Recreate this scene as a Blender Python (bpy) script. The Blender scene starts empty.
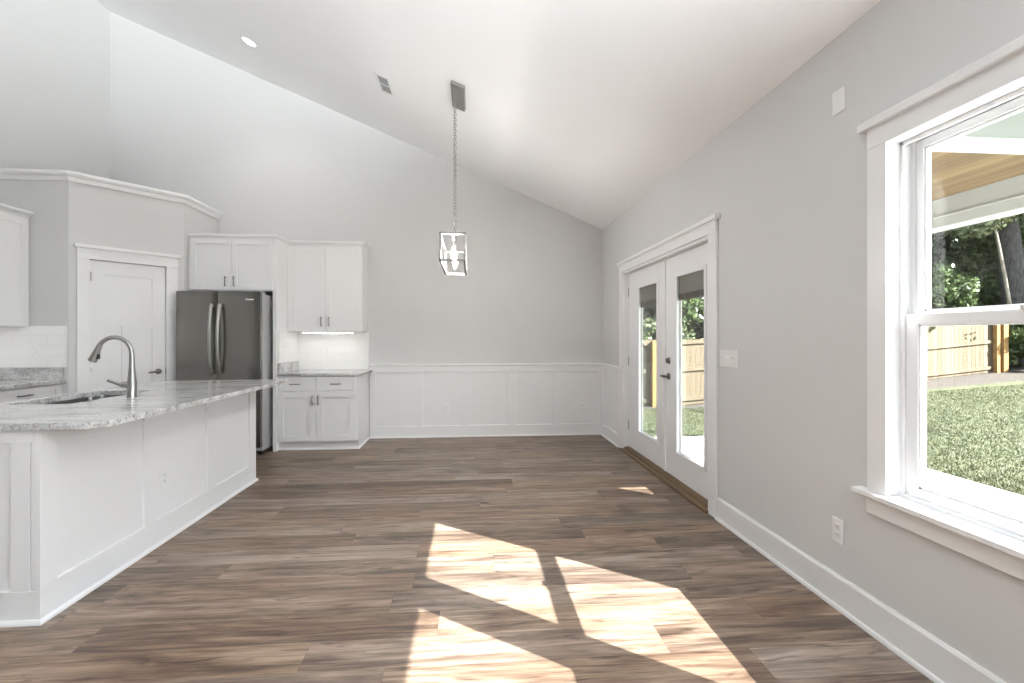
import bpy, bmesh, math, random
import numpy as np
from mathutils import Vector, Matrix
R = math.radians
C = bpy.context.scene.collection
sc = bpy.context.scene

# ------------------------------------------------------------------ camera, world, sun, ceiling fill lamps, exposure
F_PX = 490.0
YAW = math.atan(41 / F_PX)
cam_data = bpy.data.cameras.new('camera')
cam_data.sensor_width = 36.0
cam_data.lens = F_PX / 1024 * 36.0
cam_data.shift_y = -3.7 / 1024
cam_data.clip_start = 0.05
cam_data.clip_end = 200
cam = bpy.data.objects.new('camera', cam_data)
C.objects.link(cam)
cam.location = (0, 0, 1.32)
cam.rotation_euler = (R(90), 0, -YAW)
sc.camera = cam

sc.view_settings.view_transform = 'Standard'
sc.view_settings.look = 'None'
sc.view_settings.gamma = 1
sc.view_settings.use_curve_mapping = False
sc.view_settings.exposure = 0.53
sc.cycles.max_bounces = 14
sc.cycles.diffuse_bounces = 8
sc.cycles.glossy_bounces = 5
sc.cycles.transparent_max_bounces = 16
sc.cycles.sample_clamp_indirect = 6
sc.cycles.use_denoising = True
sc.cycles.caustics_reflective = False
sc.cycles.caustics_refractive = False

SKY = 1.8
FILL_GLOW = 11.0
SUN = 26.0
world = bpy.data.worlds.new('world')
sc.world = world
world.use_nodes = True
wn = world.node_tree
wn.nodes.clear()
wo = wn.nodes.new('ShaderNodeOutputWorld')
wb = wn.nodes.new('ShaderNodeBackground')
wt = wn.nodes.new('ShaderNodeTexCoord')
ws = wn.nodes.new('ShaderNodeSeparateXYZ')
wr = wn.nodes.new('ShaderNodeValToRGB')
wr.color_ramp.elements[0].position = 0.0
wr.color_ramp.elements[0].color = (0.95, 0.97, 1.0, 1)
wr.color_ramp.elements[1].position = 0.8
wr.color_ramp.elements[1].color = (0.62, 0.78, 1.0, 1)
wn.links.new(wt.outputs['Generated'], ws.inputs[0])
wn.links.new(ws.outputs['Z'], wr.inputs[0])
wn.links.new(wr.outputs[0], wb.inputs[0])
# bright sky lobe added on the window side to light the island
wd = wn.nodes.new('ShaderNodeVectorMath'); wd.operation = 'DOT_PRODUCT'
wd.inputs[1].default_value = Vector((0.93, -0.10, 0.36)).normalized()
wn.links.new(wt.outputs['Generated'], wd.inputs[0])
wm = wn.nodes.new('ShaderNodeMapRange'); wm.interpolation_type = 'SMOOTHSTEP'
wm.inputs[1].default_value = 0.55; wm.inputs[2].default_value = 1.0; wm.inputs[3].default_value = SKY; wm.inputs[4].default_value = FILL_GLOW
wn.links.new(wd.outputs['Value'], wm.inputs[0])
wn.links.new(wm.outputs[0], wb.inputs[1])
wn.links.new(wb.outputs[0], wo.inputs[0])

sd = bpy.data.lights.new('sun', 'SUN')
sd.energy = SUN
sd.angle = R(0.4)
sd.color = (1.0, 0.985, 0.96)
sun = bpy.data.objects.new('sun', sd)
C.objects.link(sun)
sun.location = (12, -8, 12)
sun.rotation_euler = Vector((-1.03, 0.79, -1.0)).to_track_quat('-Z', 'Y').to_euler()

def area(name, loc, direction, sx, sy, power, col=(1, 1, 1), spread=180):
    d = bpy.data.lights.new(name, 'AREA')
    d.shape = 'RECTANGLE'; d.size = sx; d.size_y = sy; d.energy = power; d.color = col
    d.spread = R(spread)
    o = bpy.data.objects.new(name, d); C.objects.link(o)
    o.location = loc
    o.rotation_euler = Vector(direction).to_track_quat('-Z', 'Y').to_euler()
    return o
REAR_Y = -4.6
# added fill lamps aimed at the ceiling, in two invented openings behind the camera
FILL_OPEN_Y = [(-4.1, -2.5), (-2.2, -0.6)]
for y0, y1 in FILL_OPEN_Y:
    area('ceiling_fill', (2.20, (y0 + y1) / 2, 1.75), (-0.42, 0.68, 1.15), 1.6, 1.3, 740, (0.93, 0.975, 1.0), 95)

# ------------------------------------------------------------------ dimensions
XL, XR, YB = -4.542, 1.797, 6.588
KC = 0.41537
def ceil_z(x): return 2.804 + KC * (1.797 - x)

# ------------------------------------------------------------------ materials
def mat(name):
    m = bpy.data.materials.new(name); m.use_nodes = True
    return m, m.node_tree, m.node_tree.nodes['Principled BSDF']
def hexc(r, g, b):
    f = lambda v: ((v / 255 + 0.055) / 1.055) ** 2.4 if v > 10 else v / 255 / 12.92
    return (f(r), f(g), f(b), 1)
def N(nt, t, **kw):
    n = nt.nodes.new(t)
    for k, v in kw.items(): setattr(n, k, v)
    return n
def coords(nt, scale=(1, 1, 1), rot=(0, 0, 0), world_space=False):
    tc = N(nt, 'ShaderNodeTexCoord')
    mp = N(nt, 'ShaderNodeMapping')
    mp.inputs['Scale'].default_value = scale
    mp.inputs['Rotation'].default_value = rot
    if world_space:
        g = N(nt, 'ShaderNodeNewGeometry'); nt.links.new(g.outputs['Position'], mp.inputs[0])
    else:
        nt.links.new(tc.outputs['Object'], mp.inputs[0])
    return mp.outputs[0]
def ramp(nt, src, stops):
    r = N(nt, 'ShaderNodeValToRGB')
    e = r.color_ramp.elements
    while len(e) < len(stops): e.new(0.5)
    for el, (p, c) in zip(e, stops):
        el.position = p; el.color = c
    nt.links.new(src, r.inputs[0])
    return r.outputs[0]
def noise(nt, vec, scale, detail=3, rough=0.5, dist=0.0):
    n = N(nt, 'ShaderNodeTexNoise')
    n.inputs['Scale'].default_value = scale; n.inputs['Detail'].default_value = detail
    n.inputs['Roughness'].default_value = rough; n.inputs['Distortion'].default_value = dist
    nt.links.new(vec, n.inputs['Vector'])
    return n.outputs['Fac']
def bump(nt, src, bs, strength, dist=0.001):
    b = N(nt, 'ShaderNodeBump'); b.inputs['Strength'].default_value = strength; b.inputs['Distance'].default_value = dist
    nt.links.new(src, b.inputs['Height']); nt.links.new(b.outputs[0], bs.inputs['Normal'])
def paint(name, col, rough=0.6, var=0.02, bs_strength=0.05, spec=0.5):
    m, nt, b = mat(name)
    v = coords(nt, world_space=True)
    n = noise(nt, v, 1.3, 3)
    c0 = tuple(min(1, c * (1 - var)) for c in col[:3]) + (1,)
    c1 = tuple(min(1, c * (1 + var)) for c in col[:3]) + (1,)
    nt.links.new(ramp(nt, n, [(0.3, c0), (0.7, c1)]), b.inputs['Base Color'])
    b.inputs['Roughness'].default_value = rough
    b.inputs['Specular IOR Level'].default_value = spec
    bump(nt, noise(nt, v, 260, 2), b, bs_strength, 0.0006)
    return m
def metal(name, col, rough, brush=None):
    m, nt, b = mat(name)
    b.inputs['Metallic'].default_value = 1
    b.inputs['Base Color'].default_value = col
    sc_ = brush or (40, 40, 40)
    n = noise(nt, coords(nt, sc_), 3, 3)
    mr = N(nt, 'ShaderNodeMapRange'); mr.inputs[3].default_value = rough * 0.85; mr.inputs[4].default_value = rough * 1.15
    nt.links.new(n, mr.inputs[0]); nt.links.new(mr.outputs[0], b.inputs['Roughness'])
    return m
def emit(name, col, s):
    m, nt, b = mat(name)
    b.inputs['Base Color'].default_value = col
    b.inputs['Emission Color'].default_value = col
    b.inputs['Emission Strength'].default_value = s
    return m

M_WALL = paint('greige_wall_paint', (0.622, 0.620, 0.617), 0.75, 0.012)
M_CEIL = paint('ceiling_paint', (0.87, 0.87, 0.875), 0.85, 0.008)
M_TRIM = paint('white_trim_paint', (0.80, 0.80, 0.805), 0.38, 0.008, 0.02)
M_CAB = paint('white_cabinet_paint', (0.80, 0.80, 0.805), 0.36, 0.008, 0.02)
M_PLATE = paint('white_plastic', (0.80, 0.80, 0.80), 0.36, 0.005, 0.0)
M_DARK = paint('dark_slot', (0.02, 0.02, 0.02), 0.6, 0.0, 0.0)
M_BLINDGREY = paint('grey_blind_slats', (0.30, 0.28, 0.25), 0.5, 0.05)
M_BLINDRAIL = paint('dark_blind_rail', (0.06, 0.045, 0.035), 0.5, 0.1)
M_NICKEL = metal('brushed_nickel', (0.36, 0.35, 0.335, 1), 0.30)
M_PULL = metal('dark_nickel_pull', (0.20, 0.19, 0.18, 1), 0.32)
M_FIX = metal('pendant_nickel', (0.35, 0.345, 0.33, 1), 0.5)
M_CONCRETE = paint('patio_concrete', (0.66, 0.655, 0.645), 0.85, 0.04, 0.2)
M_EXT = paint('exterior_trim', (0.38, 0.38, 0.355), 0.7, 0.03)
M_SIDING = paint('exterior_siding', (0.20, 0.21, 0.18), 0.8, 0.04)

def stainless():
    m, nt, b = mat('stainless_steel')
    b.inputs['Metallic'].default_value = 1
    v = coords(nt, (180, 2, 1.2))
    n = noise(nt, v, 2, 2, 0.5)
    nt.links.new(ramp(nt, n, [(0.2, (0.195, 0.188, 0.175, 1)), (0.8, (0.205, 0.198, 0.184, 1))]), b.inputs['Base Color'])
    mr = N(nt, 'ShaderNodeMapRange'); mr.inputs[3].default_value = 0.24; mr.inputs[4].default_value = 0.28
    nt.links.new(n, mr.inputs[0]); nt.links.new(mr.outputs[0], b.inputs['Roughness'])
    return m
M_STEEL = stainless()
M_STEEL_SIDE = paint('fridge_side_grey', (0.46, 0.46, 0.475), 0.4, 0.02)
M_SINK = metal('sink_steel', (0.20, 0.20, 0.195, 1), 0.35)

def granite():
    m, nt, b = mat('grey_granite')
    v = coords(nt, (1, 1, 1), world_space=True)
    vs = coords(nt, (1.5, 6.5, 4), (0, 0, R(-8)), world_space=True)
    flow = noise(nt, vs, 1.6, 5, 0.62, 0.5)
    base = ramp(nt, flow, [(0.28, (0.27, 0.26, 0.245, 1)), (0.42, (0.46, 0.45, 0.43, 1)), (0.55, (0.62, 0.61, 0.59, 1)), (0.75, (0.74, 0.73, 0.71, 1))])
    vo = N(nt, 'ShaderNodeTexVoronoi'); vo.inputs['Scale'].default_value = 95
    nt.links.new(v, vo.inputs['Vector'])
    sp = noise(nt, v, 85, 4, 0.7)
    spc = ramp(nt, sp, [(0.33, (0.07, 0.065, 0.06, 1)), (0.42, (0.60, 0.59, 0.58, 1)), (0.52, (1, 1, 1, 1))])
    mx = N(nt, 'ShaderNodeMix', data_type='RGBA', blend_type='MULTIPLY'); mx.inputs[0].default_value = 0.85
    nt.links.new(base, mx.inputs[6]); nt.links.new(spc, mx.inputs[7])
    mx2 = N(nt, 'ShaderNodeMix', data_type='RGBA', blend_type='OVERLAY'); mx2.inputs[0].default_value = 0.15
    nt.links.new(mx.outputs[2], mx2.inputs[6]); nt.links.new(vo.outputs['Color'], mx2.inputs[7])
    hs = N(nt, 'ShaderNodeHueSaturation'); hs.inputs['Saturation'].default_value = 0.12
    nt.links.new(mx2.outputs[2], hs.inputs['Color'])
    nt.links.new(hs.outputs[0], b.inputs['Base Color'])
    b.inputs['Roughness'].default_value = 0.13
    return m
M_GRANITE = granite()

def tile():
    m, nt, b = mat('white_subway_tile')
    v = coords(nt)
    sx = N(nt, 'ShaderNodeSeparateXYZ'); nt.links.new(v, sx.inputs[0])
    cx = N(nt, 'ShaderNodeCombineXYZ')
    ad = N(nt, 'ShaderNodeMath', operation='ADD')
    nt.links.new(sx.outputs['X'], ad.inputs[0]); nt.links.new(sx.outputs['Y'], ad.inputs[1])
    nt.links.new(ad.outputs[0], cx.inputs[0]); nt.links.new(sx.outputs['Z'], cx.inputs[1])
    br = N(nt, 'ShaderNodeTexBrick')
    br.inputs['Scale'].default_value = 1; br.inputs['Brick Width'].default_value = 0.31
    br.inputs['Row Height'].default_value = 0.103; br.inputs['Mortar Size'].default_value = 0.0022
    br.inputs['Color1'].default_value = (0.84, 0.84, 0.83, 1); br.inputs['Color2'].default_value = (0.82, 0.82, 0.82, 1)
    br.inputs['Mortar'].default_value = (0.75, 0.75, 0.74, 1)
    nt.links.new(cx.outputs[0], br.inputs['Vector'])
    nt.links.new(br.outputs['Color'], b.inputs['Base Color'])
    inv = N(nt, 'ShaderNodeMath', operation='SUBTRACT'); inv.inputs[0].default_value = 1
    nt.links.new(br.outputs['Fac'], inv.inputs[1])
    bump(nt, inv.outputs[0], b, 0.3, 0.002)
    b.inputs['Roughness'].default_value = 0.2
    return m
M_TILE = tile()

def wood_floor():
    m, nt, b = mat('wood_plank_floor')
    g = N(nt, 'ShaderNodeNewGeometry')
    s = N(nt, 'ShaderNodeSeparateXYZ'); nt.links.new(g.outputs['Position'], s.inputs[0])
    def mth(op, a, b_=None, c=None):
        n = N(nt, 'ShaderNodeMath', operation=op)
        for i, v in enumerate((a, b_, c)):
            if v is None: continue
            if isinstance(v, (int, float)): n.inputs[i].default_value = v
            else: nt.links.new(v, n.inputs[i])
        return n.outputs[0]
    W, L = 0.198, 1.52
    yy = mth('DIVIDE', mth('ADD', s.outputs['Y'], 10.0 + 0.086), W)
    row = mth('FLOOR', yy)
    fy = mth('FRACT', yy)
    wn1 = N(nt, 'ShaderNodeTexWhiteNoise', noise_dimensions='1D'); nt.links.new(row, wn1.inputs['W'])
    xx = mth('DIVIDE', mth('ADD', mth('ADD', s.outputs['X'], 20), mth('MULTIPLY', wn1.outputs['Value'], L)), L)
    col = mth('FLOOR', xx); fx = mth('FRACT', xx)
    pid = N(nt, 'ShaderNodeCombineXYZ'); nt.links.new(row, pid.inputs[0]); nt.links.new(col, pid.inputs[1])
    wn2 = N(nt, 'ShaderNodeTexWhiteNoise', noise_dimensions='2D'); nt.links.new(pid.outputs[0], wn2.inputs['Vector'])
    r1 = wn2.outputs['Value']
    s2 = N(nt, 'ShaderNodeSeparateColor'); nt.links.new(wn2.outputs['Color'], s2.inputs[0])
    # grain coordinates: stretched along the board, shifted per board
    gx = mth('ADD', mth('MULTIPLY', s.outputs['X'], 1.0), mth('MULTIPLY', s2.outputs[0], 37))
    gy = mth('ADD', mth('MULTIPLY', s.outputs['Y'], 1.0), mth('MULTIPLY', s2.outputs[1], 23))
    gv = N(nt, 'ShaderNodeCombineXYZ'); nt.links.new(gx, gv.inputs[0]); nt.links.new(gy, gv.inputs[1])
    def gr(sx_, sy_, sc_, det, dist, rough=0.6):
        mp = N(nt, 'ShaderNodeMapping'); mp.inputs['Scale'].default_value = (sx_, sy_, 1)
        nt.links.new(gv.outputs[0], mp.inputs[0])
        return noise(nt, mp.outputs[0], sc_, det, rough, dist)
    broad = gr(0.9, 6.0, 1.5, 5, 1.0)
    mid = gr(1.1, 17, 1.6, 5, 1.2)
    fine = gr(3.5, 120, 1.0, 3, 0.3)
    knots = gr(1.6, 8.0, 1.5, 3, 2.2, 0.55)
    streak = gr(1.0, 26, 1.3, 4, 1.6)
    t = mth('ADD', mth('MULTIPLY', mth('SUBTRACT', r1, 0.5), 0.20), broad)
    t = mth('ADD', t, mth('MULTIPLY', mth('SUBTRACT', mid, 0.5), 0.85))
    t = mth('ADD', t, mth('MULTIPLY', mth('SUBTRACT', fine, 0.5), 0.40))
    base = ramp(nt, t, [(0.18, (0.046, 0.030, 0.022, 1)), (0.36, (0.100, 0.066, 0.047, 1)), (0.50, (0.170, 0.119, 0.086, 1)),
                        (0.66, (0.250, 0.184, 0.138, 1)), (0.84, (0.350, 0.272, 0.215, 1))])
    kn = ramp(nt, knots, [(0.27, (0.26, 0.22, 0.20, 1)), (0.35, (0.72, 0.69, 0.68, 1)), (0.43, (1, 1, 1, 1))])
    st = ramp(nt, streak, [(0.30, (0.50, 0.46, 0.44, 1)), (0.40, (0.86, 0.85, 0.84, 1)), (0.50, (1, 1, 1, 1))])
    m1 = N(nt, 'ShaderNodeMix', data_type='RGBA', blend_type='MULTIPLY'); m1.inputs[0].default_value = 0.9
    nt.links.new(base, m1.inputs[6]); nt.links.new(kn, m1.inputs[7])
    m2 = N(nt, 'ShaderNodeMix', data_type='RGBA', blend_type='MULTIPLY'); m2.inputs[0].default_value = 0.85
    nt.links.new(m1.outputs[2], m2.inputs[6]); nt.links.new(st, m2.inputs[7])
    hs = N(nt, 'ShaderNodeHueSaturation'); nt.links.new(m2.outputs[2], hs.inputs['Color'])
    mr = N(nt, 'ShaderNodeMapRange'); mr.inputs[3].default_value = 0.80; mr.inputs[4].default_value = 1.12
    nt.links.new(s2.outputs[2], mr.inputs[0]); nt.links.new(mr.outputs[0], hs.inputs['Saturation'])
    # seams
    e1 = mth('LESS_THAN', mth('MINIMUM', fy, mth('SUBTRACT', 1, fy)), 0.006)
    e2 = mth('LESS_THAN', mth('MINIMUM', fx, mth('SUBTRACT', 1, fx)), 0.0009)
    e = mth('MAXIMUM', e1, e2)
    m3 = N(nt, 'ShaderNodeMix', data_type='RGBA', blend_type='MULTIPLY')
    nt.links.new(mth('MULTIPLY', e, 0.45), m3.inputs[0]); nt.links.new(hs.outputs[0], m3.inputs[6])
    m3.inputs[7].default_value = (0.35, 0.30, 0.27, 1)
    nt.links.new(m3.outputs[2], b.inputs['Base Color'])
    mr2 = N(nt, 'ShaderNodeMapRange'); mr2.inputs[3].default_value = 0.33; mr2.inputs[4].default_value = 0.48
    nt.links.new(mid, mr2.inputs[0]); nt.links.new(mr2.outputs[0], b.inputs['Roughness'])
    b.inputs['Specular IOR Level'].default_value = 0.36
    bump(nt, fine, b, 0.12, 0.0008)
    return m
M_FLOOR = wood_floor()

def plank_wood(name, cols, width, axis=0, rough=0.7, scale=1.0):
    m, nt, b = mat(name)
    g = N(nt, 'ShaderNodeNewGeometry')
    s = N(nt, 'ShaderNodeSeparateXYZ'); nt.links.new(g.outputs['Position'], s.inputs[0])
    d = N(nt, 'ShaderNodeMath', operation='DIVIDE'); nt.links.new(s.outputs[axis], d.inputs[0]); d.inputs[1].default_value = width
    f = N(nt, 'ShaderNodeMath', operation='FLOOR'); nt.links.new(d.outputs[0], f.inputs[0])
    w = N(nt, 'ShaderNodeTexWhiteNoise', noise_dimensions='1D'); nt.links.new(f.outputs[0], w.inputs['W'])
    fr = N(nt, 'ShaderNodeMath', operation='FRACT'); nt.links.new(d.outputs[0], fr.inputs[0])
    lt = N(nt, 'ShaderNodeMath', operation='LESS_THAN'); nt.links.new(fr.outputs[0], lt.inputs[0]); lt.inputs[1].default_value = 0.05
    mp = N(nt, 'ShaderNodeMapping'); nt.links.new(g.outputs['Position'], mp.inputs[0])
    mp.inputs['Scale'].default_value = (1, 9, 9) if axis == 9 else ((14, 1.2, 14) if axis == 0 else (14, 14, 1.2))
    n = noise(nt, mp.outputs[0], scale, 4, 0.6, 0.8)
    a = N(nt, 'ShaderNodeMath', operation='MULTIPLY_ADD'); nt.links.new(w.outputs['Value'], a.inputs[0]); a.inputs[1].default_value = 0.55
    nt.links.new(n, a.inputs[2])
    c = ramp(nt, a.outputs[0], [(0.35, cols[0]), (0.7, cols[1]), (1.0, cols[2])])
    mx = N(nt, 'ShaderNodeMix', data_type='RGBA', blend_type='MULTIPLY')
    nt.links.new(lt.outputs[0], mx.inputs[0]); nt.links.new(c, mx.inputs[6]); mx.inputs[7].default_value = (0.35, 0.28, 0.2, 1)
    nt.links.new(mx.outputs[2], b.inputs['Base Color'])
    b.inputs['Roughness'].default_value = rough
    return m
M_PORCHWOOD = plank_wood('stained_pine_ceiling', [(0.075, 0.042, 0.018, 1), (0.135, 0.085, 0.036, 1), (0.185, 0.128, 0.062, 1)], 0.09, 0)
M_FENCE = plank_wood('pine_fence_boards', [(0.110, 0.076, 0.044, 1), (0.145, 0.110, 0.069, 1), (0.175, 0.142, 0.098, 1)], 0.14, 0, 0.85)
M_POST = plank_wood('pine_post', [(0.26, 0.14, 0.045, 1), (0.33, 0.20, 0.075, 1), (0.38, 0.25, 0.11, 1)], 3.1, 0, 0.85)
M_THRESH = plank_wood('door_threshold_wood', [(0.07, 0.042, 0.022, 1), (0.14, 0.088, 0.047, 1), (0.20, 0.13, 0.072, 1)], 9.0, 0, 0.5)

def glass():
    m, nt, b = mat('window_glass')
    nt.nodes.remove(b)
    o = nt.nodes['Material Output']
    tr = N(nt, 'ShaderNodeBsdfTransparent'); tr.inputs[0].default_value = (0.97, 0.985, 0.975, 1)
    gl = N(nt, 'ShaderNodeBsdfGlossy'); gl.inputs['Roughness'].default_value = 0.0
    fz = N(nt, 'ShaderNodeFresnel'); fz.inputs[0].default_value = 1.45
    ge = N(nt, 'ShaderNodeNewGeometry')
    ml = N(nt, 'ShaderNodeMath', operation='MULTIPLY'); sb = N(nt, 'ShaderNodeMath', operation='SUBTRACT'); sb.inputs[0].default_value = 1
    nt.links.new(ge.outputs['Backfacing'], sb.inputs[1]); nt.links.new(sb.outputs[0], ml.inputs[0]); nt.links.new(fz.outputs[0], ml.inputs[1])
    mx = N(nt, 'ShaderNodeMixShader')
    nt.links.new(ml.outputs[0], mx.inputs[0]); nt.links.new(tr.outputs[0], mx.inputs[1]); nt.links.new(gl.outputs[0], mx.inputs[2])
    nt.links.new(mx.outputs[0], o.inputs[0])
    return m
M_GLASS = glass()

def leafmat(name, c0, c1, c2):
    m, nt, b = mat(name)
    v = coords(nt, world_space=True)
    n = noise(nt, v, 5.0, 3, 0.7)
    nt.links.new(ramp(nt, n, [(0.32, c0), (0.5, c1), (0.68, c2)]), b.inputs['Base Color'])
    b.inputs['Roughness'].default_value = 0.42
    return m
M_LEAF = [leafmat('leaf_dark', (0.015, 0.028, 0.010, 1), (0.035, 0.06, 0.018, 1), (0.09, 0.12, 0.05, 1)),
          leafmat('leaf_mid', (0.025, 0.045, 0.012, 1), (0.07, 0.11, 0.03, 1), (0.17, 0.20, 0.09, 1)),
          leafmat('leaf_pale', (0.05, 0.07, 0.03, 1), (0.13, 0.16, 0.07, 1), (0.30, 0.31, 0.20, 1))]
def bark(name, c0, c1):
    m, nt, b = mat(name)
    n = noise(nt, coords(nt, (8, 8, 1.6), world_space=True), 3, 5, 0.7, 0.6)
    nt.links.new(ramp(nt, n, [(0.35, c0), (0.65, c1)]), b.inputs['Base Color'])
    b.inputs['Roughness'].default_value = 0.9
    bump(nt, n, b, 0.8, 0.03)
    return m
M_BARK = bark('dark_bark', (0.03, 0.028, 0.028, 1), (0.12, 0.11, 0.11, 1))
M_BARKPALE = bark('pale_bark', (0.20, 0.17, 0.14, 1), (0.42, 0.37, 0.31, 1))
def ground():
    m, nt, b = mat('lawn')
    v = coords(nt, world_space=True)
    n1 = noise(nt, v, 1.2, 4, 0.6); n2 = noise(nt, v, 22, 4, 0.75)
    a = N(nt, 'ShaderNodeMath', operation='MULTIPLY_ADD'); nt.links.new(n1, a.inputs[0]); a.inputs[1].default_value = 0.5
    nt.links.new(n2, a.inputs[2])
    c = ramp(nt, a.outputs[0], [(0.45, (0.025, 0.032, 0.012, 1)), (0.65, (0.06, 0.07, 0.026, 1)), (0.9, (0.115, 0.115, 0.058, 1)), (1.0, (0.16, 0.145, 0.095, 1))])
    # bare earth and needles past the fence line
    s = N(nt, 'ShaderNodeSeparateXYZ'); nt.links.new(v, s.inputs[0])
    mm = N(nt, 'ShaderNodeMath', operation='MULTIPLY_ADD'); nt.links.new(s.outputs['X'], mm.inputs[0]); mm.inputs[1].default_value = -0.03
    nt.links.new(s.outputs['Y'], mm.inputs[2])
    mr = N(nt, 'ShaderNodeMapRange'); mr.inputs[1].default_value = 10.75; mr.inputs[2].default_value = 11.0
    nt.links.new(mm.outputs[0], mr.inputs[0])
    e = ramp(nt, n2, [(0.35, (0.030, 0.023, 0.018, 1)), (0.65, (0.105, 0.088, 0.072, 1))])
    mx = N(nt, 'ShaderNodeMix', data_type='RGBA')
    nt.links.new(mr.outputs[0], mx.inputs[0]); nt.links.new(c, mx.inputs[6]); nt.links.new(e, mx.inputs[7])
    nt.links.new(mx.outputs[2], b.inputs['Base Color'])
    b.inputs['Roughness'].default_value = 0.95
    bump(nt, n2, b, 0.6, 0.03)
    return m
M_LAWN = ground()
def blade():
    m, nt, b = mat('grass_blades')
    n = noise(nt, coords(nt, world_space=True), 9, 3, 0.7)
    nt.links.new(ramp(nt, n, [(0.3, (0.026, 0.033, 0.009, 1)), (0.5, (0.066, 0.076, 0.024, 1)), (0.7, (0.135, 0.132, 0.060, 1))]), b.inputs['Base Color'])
    b.inputs['Roughness'].default_value = 0.6
    return m
M_BLADE = blade()

# ------------------------------------------------------------------ helpers
def nb(): return bmesh.new()
def box(bm, x0, x1, y0, y1, z0, z1, bev=0.0):
    M_ = Matrix.Translation(((x0 + x1) / 2, (y0 + y1) / 2, (z0 + z1) / 2)) @ Matrix.Diagonal((abs(x1 - x0), abs(y1 - y0), abs(z1 - z0), 1))
    r = bmesh.ops.create_cube(bm, size=1, matrix=M_)
    if bev > 0:
        es = list({e for v in r['verts'] for e in v.link_edges})
        bmesh.ops.bevel(bm, geom=es, offset=bev, segments=2, affect='EDGES', profile=0.6)
    return bm
def cyl(bm, p0, p1, r0, r1=None, n=20):
    p0, p1 = Vector(p0), Vector(p1); r1 = r0 if r1 is None else r1
    d = p1 - p0
    rot = d.to_track_quat('Z', 'Y').to_matrix().to_4x4()
    bmesh.ops.create_cone(bm, cap_ends=True, segments=n, radius1=r0, radius2=r1, depth=d.length,
                          matrix=Matrix.Translation((p0 + p1) / 2) @ rot)
    return bm
def tube(bm, pts, rad, n=12):
    pts = [Vector(p) for p in pts]
    if isinstance(rad, (int, float)): rad = [rad] * len(pts)
    rings = []; up = None
    for i, p in enumerate(pts):
        t = (pts[min(i + 1, len(pts) - 1)] - pts[max(i - 1, 0)]).normalized()
        if up is None:
            up = Vector((0, 0, 1)) if abs(t.z) < 0.9 else Vector((0, 1, 0))
        a = t.cross(up).normalized(); b_ = t.cross(a).normalized(); up = b_.cross(t) * 1.0 if False else a.cross(t)
        rings.append([bm.verts.new(p + (a * math.cos(2 * math.pi * k / n) + b_ * math.sin(2 * math.pi * k / n)) * rad[i]) for k in range(n)])
    for i in range(len(rings) - 1):
        for k in range(n):
            bm.faces.new((rings[i][k], rings[i][(k + 1) % n], rings[i + 1][(k + 1) % n], rings[i + 1][k]))
    bm.faces.new(rings[0]); bm.faces.new(list(reversed(rings[-1])))
    return bm
def lathe(bm, prof, cx=0, cy=0, n=24):
    rings = []
    for r, z in prof:
        rings.append([bm.verts.new((cx + r * math.cos(2 * math.pi * k / n), cy + r * math.sin(2 * math.pi * k / n), z)) for k in range(n)])
    for i in range(len(rings) - 1):
        for k in range(n):
            bm.faces.new((rings[i][k], rings[i][(k + 1) % n], rings[i + 1][(k + 1) % n], rings[i + 1][k]))
    bm.faces.new(rings[0]); bm.faces.new(rings[-1])
    return bm
def prism(bm, poly, z0, z1):
    a = [bm.verts.new((x, y, z0)) for x, y in poly]; b_ = [bm.verts.new((x, y, z1)) for x, y in poly]
    n = len(poly)
    bm.faces.new(a); bm.faces.new(b_)
    for i in range(n): bm.faces.new((a[i], a[(i + 1) % n], b_[(i + 1) % n], b_[i]))
    return bm
def sweep(bm, path, prof, closed=False):
    """profile (outward offset, z) swept along a 2D path with mitred corners; outward = right of travel."""
    n = len(path); rings = []
    for i in range(n):
        p = Vector(path[i]).to_2d()
        d0 = (p - Vector(path[i - 1]).to_2d()).normalized() if i > 0 else None
        d1 = (Vector(path[i + 1]).to_2d() - p).normalized() if i < n - 1 else None
        if d0 is None: d0 = d1
        if d1 is None: d1 = d0
        n0 = Vector((d0.y, -d0.x)); n1 = Vector((d1.y, -d1.x))
        m_ = (n0 + n1).normalized(); k = 1 / max(0.3, m_.dot(n0))
        rings.append([bm.verts.new((p.x + m_.x * o * k, p.y + m_.y * o * k, z)) for o, z in prof])
    m = len(prof)
    for i in range(n - 1):
        for j in range(m):
            bm.faces.new((rings[i][j], rings[i][(j + 1) % m], rings[i + 1][(j + 1) % m], rings[i + 1][j]))
    bm.faces.new(rings[0]); bm.faces.new(list(reversed(rings[-1])))
    return bm
def mesh_obj(name, bm, m, parent=None, local=False, smooth=False):
    """one mesh object; world-space bmesh unless local, then in its parent's frame."""
    bmesh.ops.recalc_face_normals(bm, faces=bm.faces)
    if parent is None:
        xs = [v.co for v in bm.verts]
        lo = Vector((min(v.x for v in xs), min(v.y for v in xs), min(v.z for v in xs)))
        hi = Vector((max(v.x for v in xs), max(v.y for v in xs), max(v.z for v in xs)))
        base = Vector(((lo.x + hi.x) / 2, (lo.y + hi.y) / 2, lo.z))
        bmesh.ops.translate(bm, verts=bm.verts, vec=-base)
    elif not local:
        bmesh.ops.transform(bm, verts=bm.verts, matrix=world_m(parent).inverted())
    me = bpy.data.meshes.new(name); bm.to_mesh(me); bm.free()
    if m: me.materials.append(m)
    if smooth:
        for p in me.polygons: p.use_smooth = True
        me.set_sharp_from_angle(angle=R(40))
    o = bpy.data.objects.new(name, me); C.objects.link(o)
    if parent is None: o.location = base
    else: o.parent = parent
    return o
def world_m(o):
    m = Matrix.Translation(o.location) @ o.rotation_euler.to_matrix().to_4x4()
    return world_m(o.parent) @ m if o.parent else m
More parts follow.
